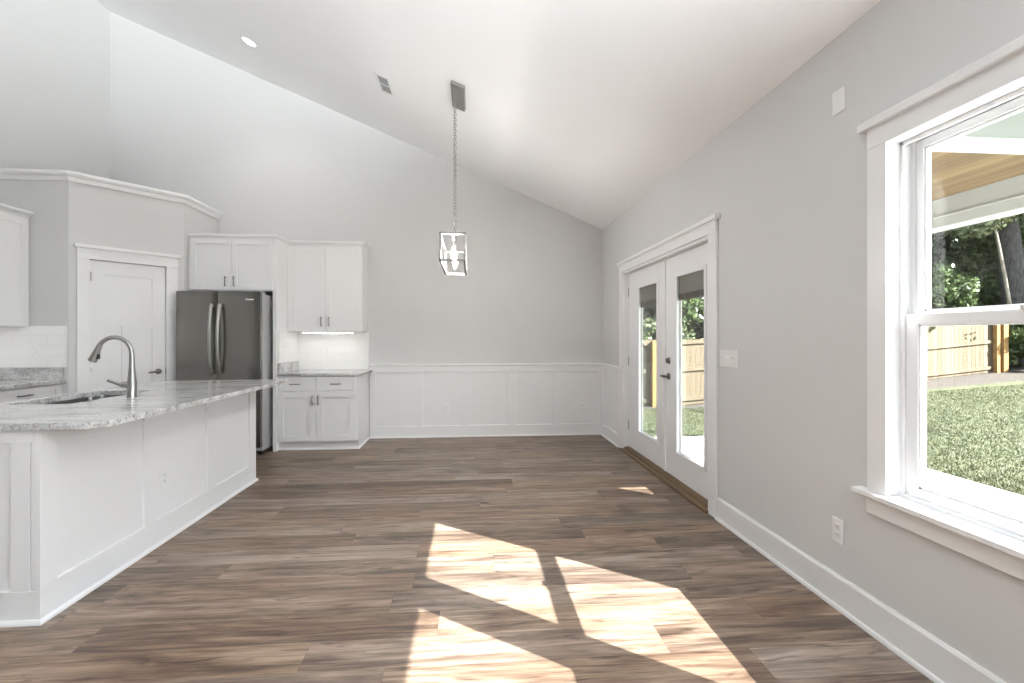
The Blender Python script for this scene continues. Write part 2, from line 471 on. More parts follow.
def tag(o, label=None, cat=None, group=None, kind=None):
    if label: o['label'] = label
    if cat: o['category'] = cat
    if group: o['group'] = group
    if kind: o['kind'] = kind
    return o
def thing(name, label, cat, loc=(0, 0, 0), rz=0, group=None, kind=None, rot=None):
    o = bpy.data.objects.new(name, None); C.objects.link(o)
    o.empty_display_size = 0.1
    o.location = loc; o.rotation_euler = rot if rot else (0, 0, rz)
    return tag(o, label, cat, group, kind)
def part(name, bm, m, parent, smooth=False, label=None):
    o = mesh_obj(name, bm, m, parent, local=True, smooth=smooth)
    if label: o['label'] = label
    return o
def struct(name, bm, m, label, cat):
    return tag(mesh_obj(name, bm, m), label, cat, kind='structure')

# local frame of cabinets and doors: front faces -Y, x to the right, z up
def shaker(x0, x1, z0, z1, yf, t=0.02, w=0.062, rec=0.011, bev=0.0015):
    bm = nb()
    box(bm, x0, x0 + w, yf, yf + t, z0, z1, bev); box(bm, x1 - w, x1, yf, yf + t, z0, z1, bev)
    box(bm, x0 + w, x1 - w, yf, yf + t, z0, z0 + w, bev); box(bm, x0 + w, x1 - w, yf, yf + t, z1 - w, z1, bev)
    box(bm, x0 + w - 0.002, x1 - w + 0.002, yf + rec, yf + t, z0 + w - 0.002, z1 - w + 0.002)
    return bm
def pull(x, z, yf, length=0.105, horiz=False):
    bm = nb(); h = length / 2; y = yf - 0.028
    if horiz:
        tube(bm, [(x - h, y, z), (x - h * 0.5, y - 0.003, z), (x + h * 0.5, y - 0.003, z), (x + h, y, z)], 0.0062, 8)
        for s in (-1, 1): cyl(bm, (x + s * h * 0.82, yf, z), (x + s * h * 0.82, y, z), 0.006, 0.0055, 10)
    else:
        tube(bm, [(x, y, z - h), (x, y - 0.003, z - h * 0.5), (x, y - 0.003, z + h * 0.5), (x, y, z + h)], 0.0062, 8)
        for s in (-1, 1): cyl(bm, (x, yf, z + s * h * 0.82), (x, y, z + s * h * 0.82), 0.006, 0.0055, 10)
    return bm

# ------------------------------------------------------------------ room shell
bm = nb(); box(bm, XL - 0.15, XR + 0.02, REAR_Y - 0.15, YB + 0.15, -0.12, 0.0)
struct('floor', bm, M_FLOOR, 'brown wood plank floor running across the room', 'floor')
bm = nb()
prof = [(XL - 0.15, ceil_z(XL - 0.15)), (XR + 0.16, ceil_z(XR + 0.16)), (XR + 0.16, ceil_z(XR + 0.16) + 0.12), (XL - 0.15, ceil_z(XL - 0.15) + 0.12)]
a = [bm.verts.new((x, REAR_Y - 0.15, z)) for x, z in prof]; b_ = [bm.verts.new((x, YB + 0.15, z)) for x, z in prof]
bm.faces.new(a); bm.faces.new(b_)
for i in range(4): bm.faces.new((a[i], a[(i + 1) % 4], b_[(i + 1) % 4], b_[i]))
struct('ceiling', bm, M_CEIL, 'white sloping vaulted ceiling', 'ceiling')

def gable_wall(y0, y1, openings=()):
    """wall across the room under the sloping ceiling, pierced by (x0, x1, z0, z1) openings."""
    bm = nb()
    xs = sorted({XL - 0.15, XR + 0.16, *[o[0] for o in openings], *[o[1] for o in openings]})
    for x0, x1 in zip(xs, xs[1:]):
        op = [o for o in openings if o[0] <= x0 and o[1] >= x1]
        spans = [(-0.12, None)] if not op else [(-0.12, op[0][2]), (op[0][3], None)]
        for z0, z1 in spans:
            t0 = ceil_z(x0) + 0.03 if z1 is None else z1; t1 = ceil_z(x1) + 0.03 if z1 is None else z1
            v = [bm.verts.new(p) for p in ((x0, y0, z0), (x1, y0, z0), (x1, y0, t1), (x0, y0, t0), (x0, y1, z0), (x1, y1, z0), (x1, y1, t1), (x0, y1, t0))]
            for f in ((0, 1, 2, 3), (4, 7, 6, 5), (0, 4, 5, 1), (1, 5, 6, 2), (2, 6, 7, 3), (3, 7, 4, 0)): bm.faces.new([v[i] for i in f])
    return bm
struct('wall_back', gable_wall(YB, YB + 0.15), M_WALL, 'tall grey wall across the far end of the room', 'wall')
struct('wall_rear', gable_wall(REAR_Y - 0.15, REAR_Y), paint('bounce_cut_paint', (0.22, 0.21, 0.20)), 'plain rear wall behind the camera, made dark taupe to cut bounce light', 'wall')  # unseen rear wall; dark colour chosen to cut bounce onto the island end
bm = nb(); box(bm, XL - 0.15, XL, REAR_Y, YB, -0.12, ceil_z(XL) + 0.05)
struct('wall_left', bm, M_WALL, 'tall grey wall at the left of the kitchen', 'wall')

# right wall with the window and door openings
WY = [(0.085, 0.870), (1.000, 1.970)]            # two window openings
WZ = (0.620, 2.162)
DY = (3.545, 5.665); DZ = 2.10
bm = nb(); TOPZ = ceil_z(XR) + 0.02
yy0 = REAR_Y
for a0, a1 in FILL_OPEN_Y:
    box(bm, XR, XR + 0.16, yy0, a0, -0.12, TOPZ); box(bm, XR, XR + 0.16, a0, a1, -0.12, 1.25); box(bm, XR, XR + 0.16, a0, a1, 2.45, TOPZ); yy0 = a1
e_ = 0.02
box(bm, XR, XR + 0.16, yy0, WY[0][0] - e_, -0.12, TOPZ)
for w0, w1 in WY:
    box(bm, XR, XR + 0.16, w0 - e_, w1 + e_, -0.12, WZ[0]); box(bm, XR, XR + 0.16, w0 - e_, w1 + e_, WZ[1] + e_, TOPZ)
box(bm, XR, XR + 0.16, WY[0][1] + e_, WY[1][0] - e_, -0.12, TOPZ)
box(bm, XR, XR + 0.16, WY[1][1] + e_, DY[0], -0.12, TOPZ)
box(bm, XR, XR + 0.16, DY[0], DY[1], DZ, TOPZ)
box(bm, XR, XR + 0.16, DY[1], YB + 0.0, -0.12, TOPZ)
struct('wall_right', bm, M_WALL, 'grey wall with the window and the glazed double door', 'wall')

# pantry walls: a boxed corner with a flat ledge on top
PA, PB = (-3.867, 5.066), (-3.223, 5.807)
PU = (Vector(PB) - Vector(PA)).normalized(); PANG = math.atan2(PU.y, PU.x); PLEN = (Vector(PB) - Vector(PA)).length
PTOP = 2.905
bm = nb()
inn = [(XL, 5.166), (PA[0] - 0.045, 5.166), (PB[0] - 0.1, PB[1] + 0.043), (PB[0] - 0.1, YB)]
prism(bm, [(XL, PA[1]), PA, PB, (PB[0], YB), (XL, YB)], 2.80, PTOP)
prism(bm, [(XL, 5.066), PA, (PA[0] - 0.045, 5.166), (XL, 5.166)], 0, 2.80)
# angled face, split round the door opening
def ploc(x, y): v = Vector(PA) + PU * x + Vector((-PU.y, PU.x)) * y; return (v.x, v.y)
DX0, DX1, DTOP = 0.150, 0.812, 2.098
for x0, x1, z0, z1 in ((0, DX0, 0, 2.80), (DX1, PLEN, 0, 2.80), (DX0, DX1, DTOP, 2.80)):
    prism(bm, [ploc(x0, 0), ploc(x1, 0), ploc(x1, 0.1), ploc(x0, 0.1)], z0, z1)
prism(bm, [PB, (PB[0], YB), (PB[0] - 0.1, YB), (PB[0] - 0.1, PB[1] + 0.04)], 0, 2.80)
struct('wall_pantry', bm, M_WALL, 'grey boxed corner pantry walls with an angled face', 'wall')
bm = nb()
cp = [(0, 2.832), (0.014, 2.832), (0.020, 2.872), (0.034, 2.880), (0.050, 2.900), (0.050, 2.924), (0, 2.924)]
sweep(bm, [(XL, PA[1]), PA, PB, (PB[0], YB)], cp)
struct('trim_1', bm, M_TRIM, 'white crown trim along the top of the pantry walls', 'trim')

# baseboards with shoe moulding (profile: offset from wall, height)
def basep(h=0.160): return [(0, 0), (0.030, 0), (0.029, 0.010), (0.024, 0.018), (0.016, 0.020), (0.016, h - 0.012), (0.009, h), (0, h)]
bm = nb(); sweep(bm, [(XR, DY[0] - 0.115), (XR, REAR_Y)], [(o, z) for o, z in basep()])
struct('baseboard_right', bm, M_TRIM, 'white baseboard along the right wall under the window', 'baseboard')
bm = nb(); sweep(bm, [(XL, REAR_Y), (XL, 2.2)], basep())
struct('baseboard_left', bm, M_TRIM, 'white baseboard along the left wall', 'baseboard')

# wainscot
def wainscot(path_len, stiles, h_top=0.947):
    bm = nb()
    box(bm, 0, path_len, -0.006, 0, 0, h_top)                                # painted backing
    box(bm, 0, path_len, -0.024, -0.006, 0.0, 0.152, 0.002)                     # bottom rail
    box(bm, 0, path_len, -0.024, -0.006, 0.866, h_top, 0.002)                 # top rail
    for a_, b2 in stiles: box(bm, a_, b2, -0.024, -0.006, 0.152, 0.866, 0.0015)
    sweep(bm, [(0, 0), (path_len, 0)], [(0.0, h_top), (0.034, h_top), (0.038, h_top + 0.006), (0.038, h_top + 0.020), (0.0, h_top + 0.024)])
    sweep(bm, [(0, -0.024), (path_len, -0.024)], [(0, 0), (0.014, 0), (0.012, 0.010), (0.006, 0.017), (0, 0.018)])
    return bm
X0W = -1.325
t = thing('trim_2', 'white panelled wainscot along the far wall', 'trim', (X0W, YB, 0), kind='structure')
st = [(-1.325, -1.248), (-0.728, -0.636), (-0.133, -0.013), (0.484, 0.619 - 0.01), (1.11, 1.212), (1.719, XR)]
part('panelling', wainscot(XR - X0W, [(a_ - X0W, b2 - X0W) for a_, b2 in st]), M_TRIM, t)
t = thing('trim_3', 'short white wainscot between the far corner and the double door', 'trim', (XR, YB, 0), rz=R(-90), kind='structure')
part('panelling', wainscot(YB - 5.775, [(0.0, 0.075), (0.735, YB - 5.775)]), M_TRIM, t)

# ------------------------------------------------------------------ the double-hung windows (structure)
def window_unit(name, y0, y1, label):
    t = thing(name, label, 'window', (XR, (y0 + y1) / 2, WZ[0]), kind='structure')
    def P(nm, bm, m=M_TRIM, par=None): return mesh_obj(nm, bm, m, par or t)
    bm = nb()   # jamb liner
    box(bm, XR - 0.004, XR + 0.155, y1, y1 + 0.02, WZ[0], WZ[1]); box(bm, XR - 0.004, XR + 0.155, y0 - 0.02, y0, WZ[0], WZ[1])
    box(bm, XR - 0.004, XR + 0.155, y0 - 0.02, y1 + 0.02, WZ[1], WZ[1] + 0.02)
    box(bm, XR + 0.045, XR + 0.155, y0, y1, WZ[0] + 0.0, WZ[0] + 0.030, 0.004)
    for yy, s in ((y1, -1), (y0, 1)):      # tracks
        box(bm, XR + 0.050, XR + 0.062, min(yy, yy + s * 0.016), max(yy, yy + s * 0.016), WZ[0], WZ[1], 0.002)
        box(bm, XR + 0.098, XR + 0.103, min(yy, yy + s * 0.022), max(yy, yy + s * 0.022), WZ[0], WZ[1], 0.001)
        box(bm, XR + 0.140, XR + 0.155, min(yy, yy + s * 0.020), max(yy, yy + s * 0.020), WZ[0], WZ[1], 0.002)
    box(bm, XR + 0.050, XR + 0.062, y0, y1, WZ[1] - 0.018, WZ[1], 0.002)
    box(bm, XR + 0.140, XR + 0.155, y0, y1, WZ[1] - 0.020, WZ[1], 0.002)
    P('frame', bm)
    # lower sash
    a0, a1 = y0 + 0.012, y1 - 0.012
    s = P('lower_sash', sash(XR + 0.063, XR + 0.097, a0, a1, WZ[0] + 0.026, 1.419, 0.058, 0.044, 0.044))
    g = nb(); box(g, XR + 0.078, XR + 0.082, a0 + 0.04, a1 - 0.04, 0.68, 1.38); P('pane', g, M_GLASS, s)
    s = P('upper_sash', sash(XR + 0.104, XR + 0.138, a0, a1, 1.385, WZ[1] - 0.004, 0.042, 0.034, 0.046))
    g = nb(); box(g, XR + 0.119, XR + 0.123, a0 + 0.04, a1 - 0.04, 1.41, 2.13); P('pane', g, M_GLASS, s)
    g = nb(); box(g, XR + 0.060, XR + 0.075, (y0 + y1) / 2 - 0.03, (y0 + y1) / 2 + 0.03, 1.419, 1.434, 0.003); P('latch', g)
    return t
def sash(xa, xb, y0, y1, z0, z1, w, wt, wb_):
    bm = nb()
    box(bm, xa, xb, y0, y0 + w, z0, z1, 0.003); box(bm, xa, xb, y1 - w, y1, z0, z1, 0.003)
    box(bm, xa, xb, y0 + w, y1 - w, z0, z0 + wb_, 0.003); box(bm, xa, xb, y0 + w, y1 - w, z1 - wt, z1, 0.003)
    # glazing bead
    b2 = 0.008
    box(bm, xa + 0.008, xb - 0.004, y0 + w, y0 + w + b2, z0 + wb_, z1 - wt); box(bm, xa + 0.008, xb - 0.004, y1 - w - b2, y1 - w, z0 + wb_, z1 - wt)
    box(bm, xa + 0.008, xb - 0.004, y0 + w, y1 - w, z0 + wb_, z0 + wb_ + b2); box(bm, xa + 0.008, xb - 0.004, y0 + w, y1 - w, z1 - wt - b2, z1 - wt)
    return bm
window_unit('window_1', WY[1][0], WY[1][1], 'white double-hung window in the right wall looking onto the yard')
window_unit('window_2', WY[0][0], WY[0][1], 'second white double-hung window nearer the camera in the right wall')
# shared casing, stool and apron
t = thing('trim_4', 'white casing, stool and apron round the windows', 'trim', (XR, 1.0, 0.5), kind='structure')
bm = nb(); cy0, cy1 = -0.025, 2.066
box(bm, XR - 0.020, XR, 1.967, cy1, 0.638, WZ[1] + 0.002, 0.0025); box(bm, XR - 0.020, XR, cy0, 0.088, 0.638, WZ[1] + 0.002, 0.0025)
box(bm, XR - 0.020, XR, 0.867, 1.004, 0.638, WZ[1] + 0.002, 0.0025)
box(bm, XR - 0.022, XR, cy0, cy1, WZ[1], 2.255, 0.002)
box(bm, XR - 0.042, XR, cy0 - 0.032, cy1 + 0.032, 2.250, 2.287, 0.004)
mesh_obj('casing', bm, M_TRIM, t)
bm = nb(); box(bm, XR - 0.054, XR + 0.050, cy0 - 0.07, cy1 + 0.055, 0.616, 0.638, 0.004)
mesh_obj('stool', bm, M_TRIM, t)
bm = nb(); box(bm, XR - 0.020, XR, cy0, cy1 + 0.005, 0.535, 0.616, 0.0025)
mesh_obj('apron', bm, M_TRIM, t)
for k, (a0, a1) in enumerate(FILL_OPEN_Y):  # unseen windows, added to let the ceiling fill lamps in
    t = thing('window_%d' % (k + 3), 'high glazed opening added in the right wall behind the camera for the ceiling fill, %s' % ('by the rear corner', 'next to the window pair')[k], 'window', (XR, (a0 + a1) / 2, 1.25), kind='structure')
    bm = nb()
    for c in ((a0, a0 + 0.07, 1.25, 2.45), (a1 - 0.07, a1, 1.25, 2.45), (a0 + 0.07, a1 - 0.07, 1.25, 1.32), (a0 + 0.07, a1 - 0.07, 2.37, 2.45), ((a0 + a1) / 2 - 0.03, (a0 + a1) / 2 + 0.03, 1.32, 2.37)):
        box(bm, XR + 0.04, XR + 0.12, *c, 0.003)
    mesh_obj('frame', bm, M_TRIM, t)
    g = nb(); box(g, XR + 0.078, XR + 0.083, a0 + 0.07, a1 - 0.07, 1.32, 2.37); mesh_obj('pane', g, M_GLASS, t)

# ------------------------------------------------------------------ french door (structure)
t = thing('door_1', 'white double door with tall glass panes and raised blinds', 'door', (XR, 4.6, 0), kind='structure')
bm = nb()
box(bm, XR - 0.020, XR, DY[1] - 0.01, 5.775, 0, 2.112, 0.0025); box(bm, XR - 0.020, XR, 3.435, DY[0] + 0.01, 0, 2.112, 0.0025)
box(bm, XR - 0.022, XR, 3.435, 5.775, 2.098, 2.190, 0.0025)
box(bm, XR - 0.042, XR, 3.405, 5.805, 2.186, 2.218, 0.004)
box(bm, XR - 0.028, XR, 3.420, 5.790, 2.174, 2.188, 0.003)
mesh_obj('casing', bm, M_TRIM, t)
bm = nb()
box(bm, XR - 0.003, XR + 0.155, DY[0] - 0.0, DY[0] + 0.028, 0.0, DZ, 0.001); box(bm, XR - 0.003, XR + 0.155, DY[1] - 0.028, DY[1], 0.0, DZ, 0.001)
box(bm, XR - 0.003, XR + 0.155, DY[0], DY[1], DZ - 0.026, DZ, 0.001)
mesh_obj('jamb', bm, M_TRIM, t)
bm = nb(); box(bm, XR - 0.045, XR + 0.03, DY[0] - 0.0, DY[1] + 0.0, 0.0, 0.020, 0.004); box(bm, XR - 0.0, XR + 0.16, DY[0] + 0.0, DY[1] - 0.0, 0.018, 0.038, 0.004)
box(bm, XR + 0.020, XR + 0.045, DY[0] + 0.03, DY[1] - 0.03, 0.036, 0.046, 0.002)
mesh_obj('threshold', bm, M_THRESH, t)
LX = XR + 0.055                      # inner face of the leaves
def leaf(y0, y1, gy0, gy1, active):
    bm = nb(); gz0, gz1 = 0.285, 1.875
    z0, z1 = 0.048, 2.068
    box(bm, LX, LX + 0.044, y0, gy0, z0, z1, 0.0015); box(bm, LX, LX + 0.044, gy1, y1, z0, z1, 0.0015)
    box(bm, LX, LX + 0.044, gy0, gy1, z0, gz0, 0.0); box(bm, LX, LX + 0.044, gy0, gy1, gz1, z1, 0.0)
    o = mesh_obj('leaf', bm, M_TRIM, t)
    bm = nb(); w = 0.026                 # raised moulding round the glass
    for a in ((gy0 - w, gy0 + 0.008, gz0 - w, gz1 + w), (gy1 - 0.008, gy1 + w, gz0 - w, gz1 + w)):
        box(bm, LX - 0.010, LX + 0.004, a[0], a[1], a[2], a[3], 0.004)
    box(bm, LX - 0.010, LX + 0.004, gy0, gy1, gz0 - w, gz0 + 0.008, 0.004); box(bm, LX - 0.010, LX + 0.004, gy0, gy1, gz1 - 0.008, gz1 + w, 0.004)
    mesh_obj('glass_moulding', bm, M_TRIM, o)
    bm = nb(); box(bm, LX + 0.010, LX + 0.013, gy0, gy1, gz0, gz1); box(bm, LX + 0.034, LX + 0.037, gy0, gy1, gz0, gz1)
    mesh_obj('pane', bm, M_GLASS, o)
    bm = nb()
    for a0, a1 in ((gy0, gy0 + 0.003), (gy1 - 0.003, gy1)): box(bm, LX + 0.014, LX + 0.034, a0, a1, gz0, gz1)
    box(bm, LX + 0.014, LX + 0.034, gy0, gy1, gz0, gz0 + 0.003)
    mesh_obj('glazing_spacer', bm, M_BLINDGREY, o)
    bm = nb(); n = 24
    for i in range(n):                  # raised slats, packed
        z = gz1 - 0.004 - i * 0.0066
        box(bm, LX + 0.017, LX + 0.030, gy0 + 0.006, gy1 - 0.006, z - 0.0046, z)
    bl = mesh_obj('blind', bm, M_BLINDGREY, o)
    bm = nb(); zb = gz1 - 0.004 - n * 0.0066
    box(bm, LX + 0.015, LX + 0.031, gy0 + 0.006, gy1 - 0.006, zb - 0.058, zb, 0.002)
    mesh_obj('bottom_rail', bm, M_BLINDRAIL, bl)
    bm = nb()
    for f in (0.2, 0.8): yy = gy0 + (gy1 - gy0) * f; box(bm, LX + 0.0145, LX + 0.0150, yy - 0.004, yy + 0.004, zb - 0.058, gz1)
    mesh_obj('ladder_tape', bm, M_BLINDGREY, bl)
    for z in (0.3, 1.05, 1.85):
        yh = y1 if not active else y0
        bm = nb(); cyl(bm, (LX - 0.004, yh, z - 0.05), (LX - 0.004, yh, z + 0.05), 0.006, n=10)
        mesh_obj('hinge', bm, M_NICKEL, o)
    return o
mid = 4.535
l1 = leaf(mid + 0.004, 5.630, 4.745, 5.275, False)
l2 = leaf(3.580, mid - 0.004, 3.745, 4.275, True)
bm = nb(); box(bm, LX - 0.012, LX, mid - 0.004, mid + 0.030, 0.05, 2.066, 0.003); mesh_obj('astragal', bm, M_TRIM, l1)
yk = mid - 0.075
bm = nb(); cyl(bm, (LX, yk, 0.958), (LX - 0.012, yk, 0.958), 0.033, 0.030); cyl(bm, (LX - 0.01, yk, 0.958), (LX - 0.055, yk, 0.958), 0.012)
tube(bm, [(LX - 0.052, yk, 0.958), (LX - 0.056, yk + 0.03, 0.962), (LX - 0.054, yk + 0.055, 0.957), (LX - 0.050, yk + 0.082, 0.960)], [0.013, 0.011, 0.009, 0.008])
mesh_obj('lever_handle', bm, M_PULL, l2, smooth=True)
bm = nb(); cyl(bm, (LX, yk, 1.105), (LX - 0.016, yk, 1.105), 0.034, 0.028); box(bm, LX - 0.034, LX - 0.014, yk - 0.006, yk + 0.006, 1.085, 1.125, 0.003)
mesh_obj('deadbolt', bm, M_PULL, l2, smooth=True)

# ------------------------------------------------------------------ pantry door (structure) in the angled wall's frame
t = thing('door_2', 'white panelled pantry door in the angled wall', 'door', (PA[0], PA[1], 0), rz=PANG, kind='structure')
bm = nb()
box(bm, 0.058, DX0 + 0.004, -0.018, 0, 0, 2.108, 0.002); box(bm, DX1 - 0.004, 0.920, -0.018, 0, 0, 2.108, 0.002)
box(bm, 0.058, 0.920, -0.020, 0, 2.098, 2.205, 0.002); box(bm, 0.036, 0.942, -0.040, 0, 2.203, 2.236, 0.004)
part('casing', bm, M_TRIM, t)
bm = nb(); d0, d1, dz1 = DX0 + 0.004, DX1 - 0.004, DTOP - 0.005
yf, th = 0.010, 0.035
cs = [(0.272, 0.684)]
box(bm, d0, 0.272, yf, yf + th, 0.01, dz1); box(bm, 0.684, d1, yf, yf + th, 0.01, dz1)
box(bm, 0.272, 0.684, yf, yf + th, 1.958, dz1); box(bm, 0.272, 0.684, yf, yf + th, 1.440, 1.580)
box(bm, 0.272, 0.684, yf, yf + th, 0.01, 0.25); box(bm, 0.418, 0.538, yf, yf + th, 0.25, 1.44)
box(bm, 0.272, 0.684, yf + 0.009, yf + th - 0.008, 0.25, 1.958)
lf = part('leaf', bm, M_TRIM, t)
for z in (0.28, 1.03, 1.932):
    bm = nb(); cyl(bm, (DX0 + 0.002, -0.001, z - 0.045), (DX0 + 0.002, -0.001, z + 0.045), 0.006, n=10); box(bm, DX0 - 0.01, DX0 + 0.026, 0.006, 0.012, z - 0.045, z + 0.045)
    part('hinge', bm, M_NICKEL, lf)
bm = nb(); cyl(bm, (0.742, yf, 0.955), (0.742, yf - 0.010, 0.955), 0.031, 0.029); cyl(bm, (0.742, yf - 0.01, 0.955), (0.742, yf - 0.045, 0.955), 0.011)
tube(bm, [(0.742, yf - 0.045, 0.955), (0.72, yf - 0.050, 0.958), (0.68, yf - 0.048, 0.953), (0.640, yf - 0.046, 0.950)], [0.012, 0.0105, 0.009, 0.008])
part('lever_handle', bm, M_PULL, lf, smooth=True)
bm = nb(); box(bm, DX1 - 0.006, DX1 - 0.001, -0.001, 0.012, 0.925, 0.985); part('strike_plate', bm, M_PULL, lf)

# ------------------------------------------------------------------ island
IX, IY0, IY1, IXL = -1.995, 2.448, 4.715, -2.775
ITOP, IBOT = 0.928, 0.896
t = thing('kitchen_island', 'long white panelled kitchen island under the grey granite top', 'kitchen island', ((IX + IXL) / 2, (IY0 + IY1) / 2, 0))
bm = nb()      # carcass open at the top round the sink
w = 0.018
box(bm, IX - w, IX, IY0, IY1, 0, IBOT); box(bm, IXL, IXL + w, IY0, IY1, 0.1, IBOT)
box(bm, IXL, IX, IY0, IY0 + w, 0, IBOT); box(bm, IXL, IX, IY1 - w, IY1, 0, IBOT); box(bm, IXL, IX, IY0, IY1, 0.08, 0.10)
mesh_obj('carcass', bm, M_CAB, t)
bm = nb(); e = 0.013
for a0, a1 in ((IY0 - e, 2.531), (3.160, 3.274), (3.872, 4.005), (4.585, IY1)): box(bm, IX, IX + e, a0, a1, 0.165, IBOT, 0.0015)
box(bm, IX, IX + e, IY0 - e, IY1, 0.0, 0.165, 0.0015); 
box(bm, IX - 0.025, IX, IY0 - e, IY0, 0.150, IBOT, 0.0015)
for a0, a1 in ((-2.110, -2.026), (IXL, IXL + 0.1)): box(bm, a0, a1, IY0 - e, IY0, 0.150, 0.835, 0.0015)
box(bm, IXL, -2.02, IY0 - e, IY0, 0.835, IBOT, 0.0015)
box(bm, IXL, IX, IY0 - e, IY0, 0.0, 0.150, 0.0015)
box(bm, IX - 0.09, IX, IY1, IY1 + e, 0.0, IBOT, 0.0015); box(bm, IXL, IX, IY1, IY1 + e, 0.0, 0.165, 0.0015)
mesh_obj('panelling', bm, M_CAB, t)
bm = nb(); sweep(bm, [(IXL, IY0 - e), (IX + e, IY0 - e), (IX + e, IY1 + e)], [(0, 0), (0.016, 0), (0.014, 0.011), (0.008, 0.019), (0, 0.021)])
mesh_obj('shoe_moulding', bm, M_CAB, t)
# countertop with a rounded corner and the sink cut-out
SXR, SX0, SX1, SY0, SY1 = -1.712, -2.735, -2.372, 3.115, 3.875
CY0, CY1, CXL = 2.418, 4.770, -2.825
def rounded(x0, x1, y0, y1, r, n=8):
    """r: radii for corners (x0,y0),(x1,y0),(x1,y1),(x0,y1)"""
    pts = []
    for (cx, cy, a0), rr in zip(((x0, y0, 180), (x1, y0, 270), (x1, y1, 0), (x0, y1, 90)), r):
        sx = 1 if cx == x0 else -1; sy = 1 if cy == y0 else -1
        for k in range(n + 1):
            a = R(a0 + 90 * k / n)
            pts.append((cx + sx * rr + rr * math.cos(a), cy + sy * rr + rr * math.sin(a)))
    return pts
def slab_with_hole(outer, inner, z0, z1):
    bm = nb()
    def ring(pts, z): 
        vs = [bm.verts.new((x, y, z)) for x, y in pts]
        return vs, [bm.edges.new((vs[i], vs[(i + 1) % len(vs)])) for i in range(len(vs))]
    for z in (z0, z1):
        vo, eo = ring(outer, z); vi, ei = ring(inner, z)
        bmesh.ops.triangle_fill(bm, use_beauty=True, edges=eo + ei)
        if z == z0: lo, li = vo, vi
        else: ho, hi = vo, vi
    for a_, b2 in ((lo, ho), (li, hi)):
        for i in range(len(a_)): bm.faces.new((a_[i], a_[(i + 1) % len(a_)], b2[(i + 1) % len(a_)], b2[i]))
    return bm
outer = rounded(CXL, SXR, CY0, CY1, (0.012, 0.115, 0.02, 0.012))
inner = rounded(SX0, SX1, SY0, SY1, (0.05, 0.05, 0.05, 0.05), 6)
o = tag(mesh_obj('island_countertop', slab_with_hole(outer, inner, IBOT + 0.0005, ITOP), M_GRANITE),
        'grey granite slab with a rounded corner on the white island', 'countertop')
md = o.modifiers.new('edge', 'BEVEL'); md.width = 0.003; md.segments = 2; md.limit_method = 'ANGLE'; md.angle_limit = R(60)
# sink
t = thing('kitchen_sink', 'undermount steel sink sunk into the island top', 'sink', ((SX0 + SX1) / 2, (SY0 + SY1) / 2, 0.69))
bm = nb()
o1 = rounded(SX0 - 0.012, SX1 + 0.012, SY0 - 0.012, SY1 + 0.012, (0.06,) * 4, 6)
o2 = rounded(SX0 + 0.004, SX1 - 0.004, SY0 + 0.004, SY1 - 0.004, (0.05,) * 4, 6)
o3 = rounded(SX0 + 0.02, SX1 - 0.02, SY0 + 0.02, SY1 - 0.02, (0.06,) * 4, 6)
rings = []
for pts, z in ((o1, IBOT - 0.001), (o2, IBOT - 0.001), (o3, 0.71), (o3, 0.705)):
    rings.append([bm.verts.new((x, y, z)) for x, y in pts])
for a_, b2 in zip(rings, rings[1:]):
    for i in range(len(a_)): bm.faces.new((a_[i], a_[(i + 1) % len(a_)], b2[(i + 1) % len(a_)], b2[i]))
bm.faces.new(rings[-1])
mesh_obj('basin', bm, M_SINK, t, smooth=True)
bm = nb(); lathe(bm, [(0.045, 0.7055), (0.045, 0.709), (0.03, 0.709), (0.025, 0.7065)], (SX0 + SX1) / 2, 3.5)
mesh_obj('drain', bm, M_NICKEL, t, smooth=True)
# faucet
FX, FY = -2.237, 3.443
t = thing('kitchen_faucet', 'tall brushed nickel gooseneck faucet standing beside the sink', 'faucet', (FX, FY, ITOP))
bm = nb(); lathe(bm, [(0.030, ITOP), (0.030, ITOP + 0.006), (0.0285, ITOP + 0.010), (0.027, ITOP + 0.085), (0.0275, ITOP + 0.098), (0.024, ITOP + 0.112), (0.019, ITOP + 0.175), (0.0155, ITOP + 0.235)], FX, FY)
mesh_obj('faucet_body', bm, M_NICKEL, t, smooth=True)
pts = [(FX, FY, ITOP + 0.225), (FX - 0.001, FY, ITOP + 0.275)]
cxr, czr, rr = FX - 0.107, 1.2185, 0.105
for k in range(0, 15):
    a = R(150 * k / 14)
    pts.append((cxr + rr * math.cos(a), FY - 0.004 * k / 14, czr + rr * math.sin(a)))
bm = nb(); tube(bm, pts, [0.0155] * 2 + [0.0140] * 15, 14)
mesh_obj('spout', bm, M_NICKEL, t, smooth=True)
pe = Vector(pts[-1]); dn = Vector((-0.40, 0, -0.917)).normalized()
bm = nb(); tube(bm, [pe - dn * 0.004, pe + dn * 0.012, pe + dn * 0.03, pe + dn * 0.078, pe + dn * 0.110, pe + dn * 0.114], [0.0150, 0.0172, 0.0178, 0.0225, 0.0265, 0.0235], 16)
sp = mesh_obj('spray_head', bm, M_NICKEL, t, smooth=True)
bm = nb(); box(bm, pe.x + dn.x * 0.075 + 0.014, pe.x + dn.x * 0.075 + 0.026, FY - 0.014, FY + 0.008, pe.z + dn.z * 0.100, pe.z + dn.z * 0.055, 0.003)
mesh_obj('spray_button', bm, M_DARK, sp)
bm = nb(); cyl(bm, (FX, FY - 0.004, 1.008), (FX - 0.052, FY - 0.018, 1.012), 0.021, 0.019)
tube(bm, [(FX - 0.045, FY - 0.018, 1.010), (FX - 0.062, FY - 0.022, 1.014), (FX - 0.090, FY - 0.026, 1.025), (FX - 0.128, FY - 0.034, 1.043)], [0.015, 0.0115, 0.0085, 0.0095], 12)
mesh_obj('lever', bm, M_NICKEL, t, smooth=True)
bm = nb(); bx, by = -2.330, 3.215
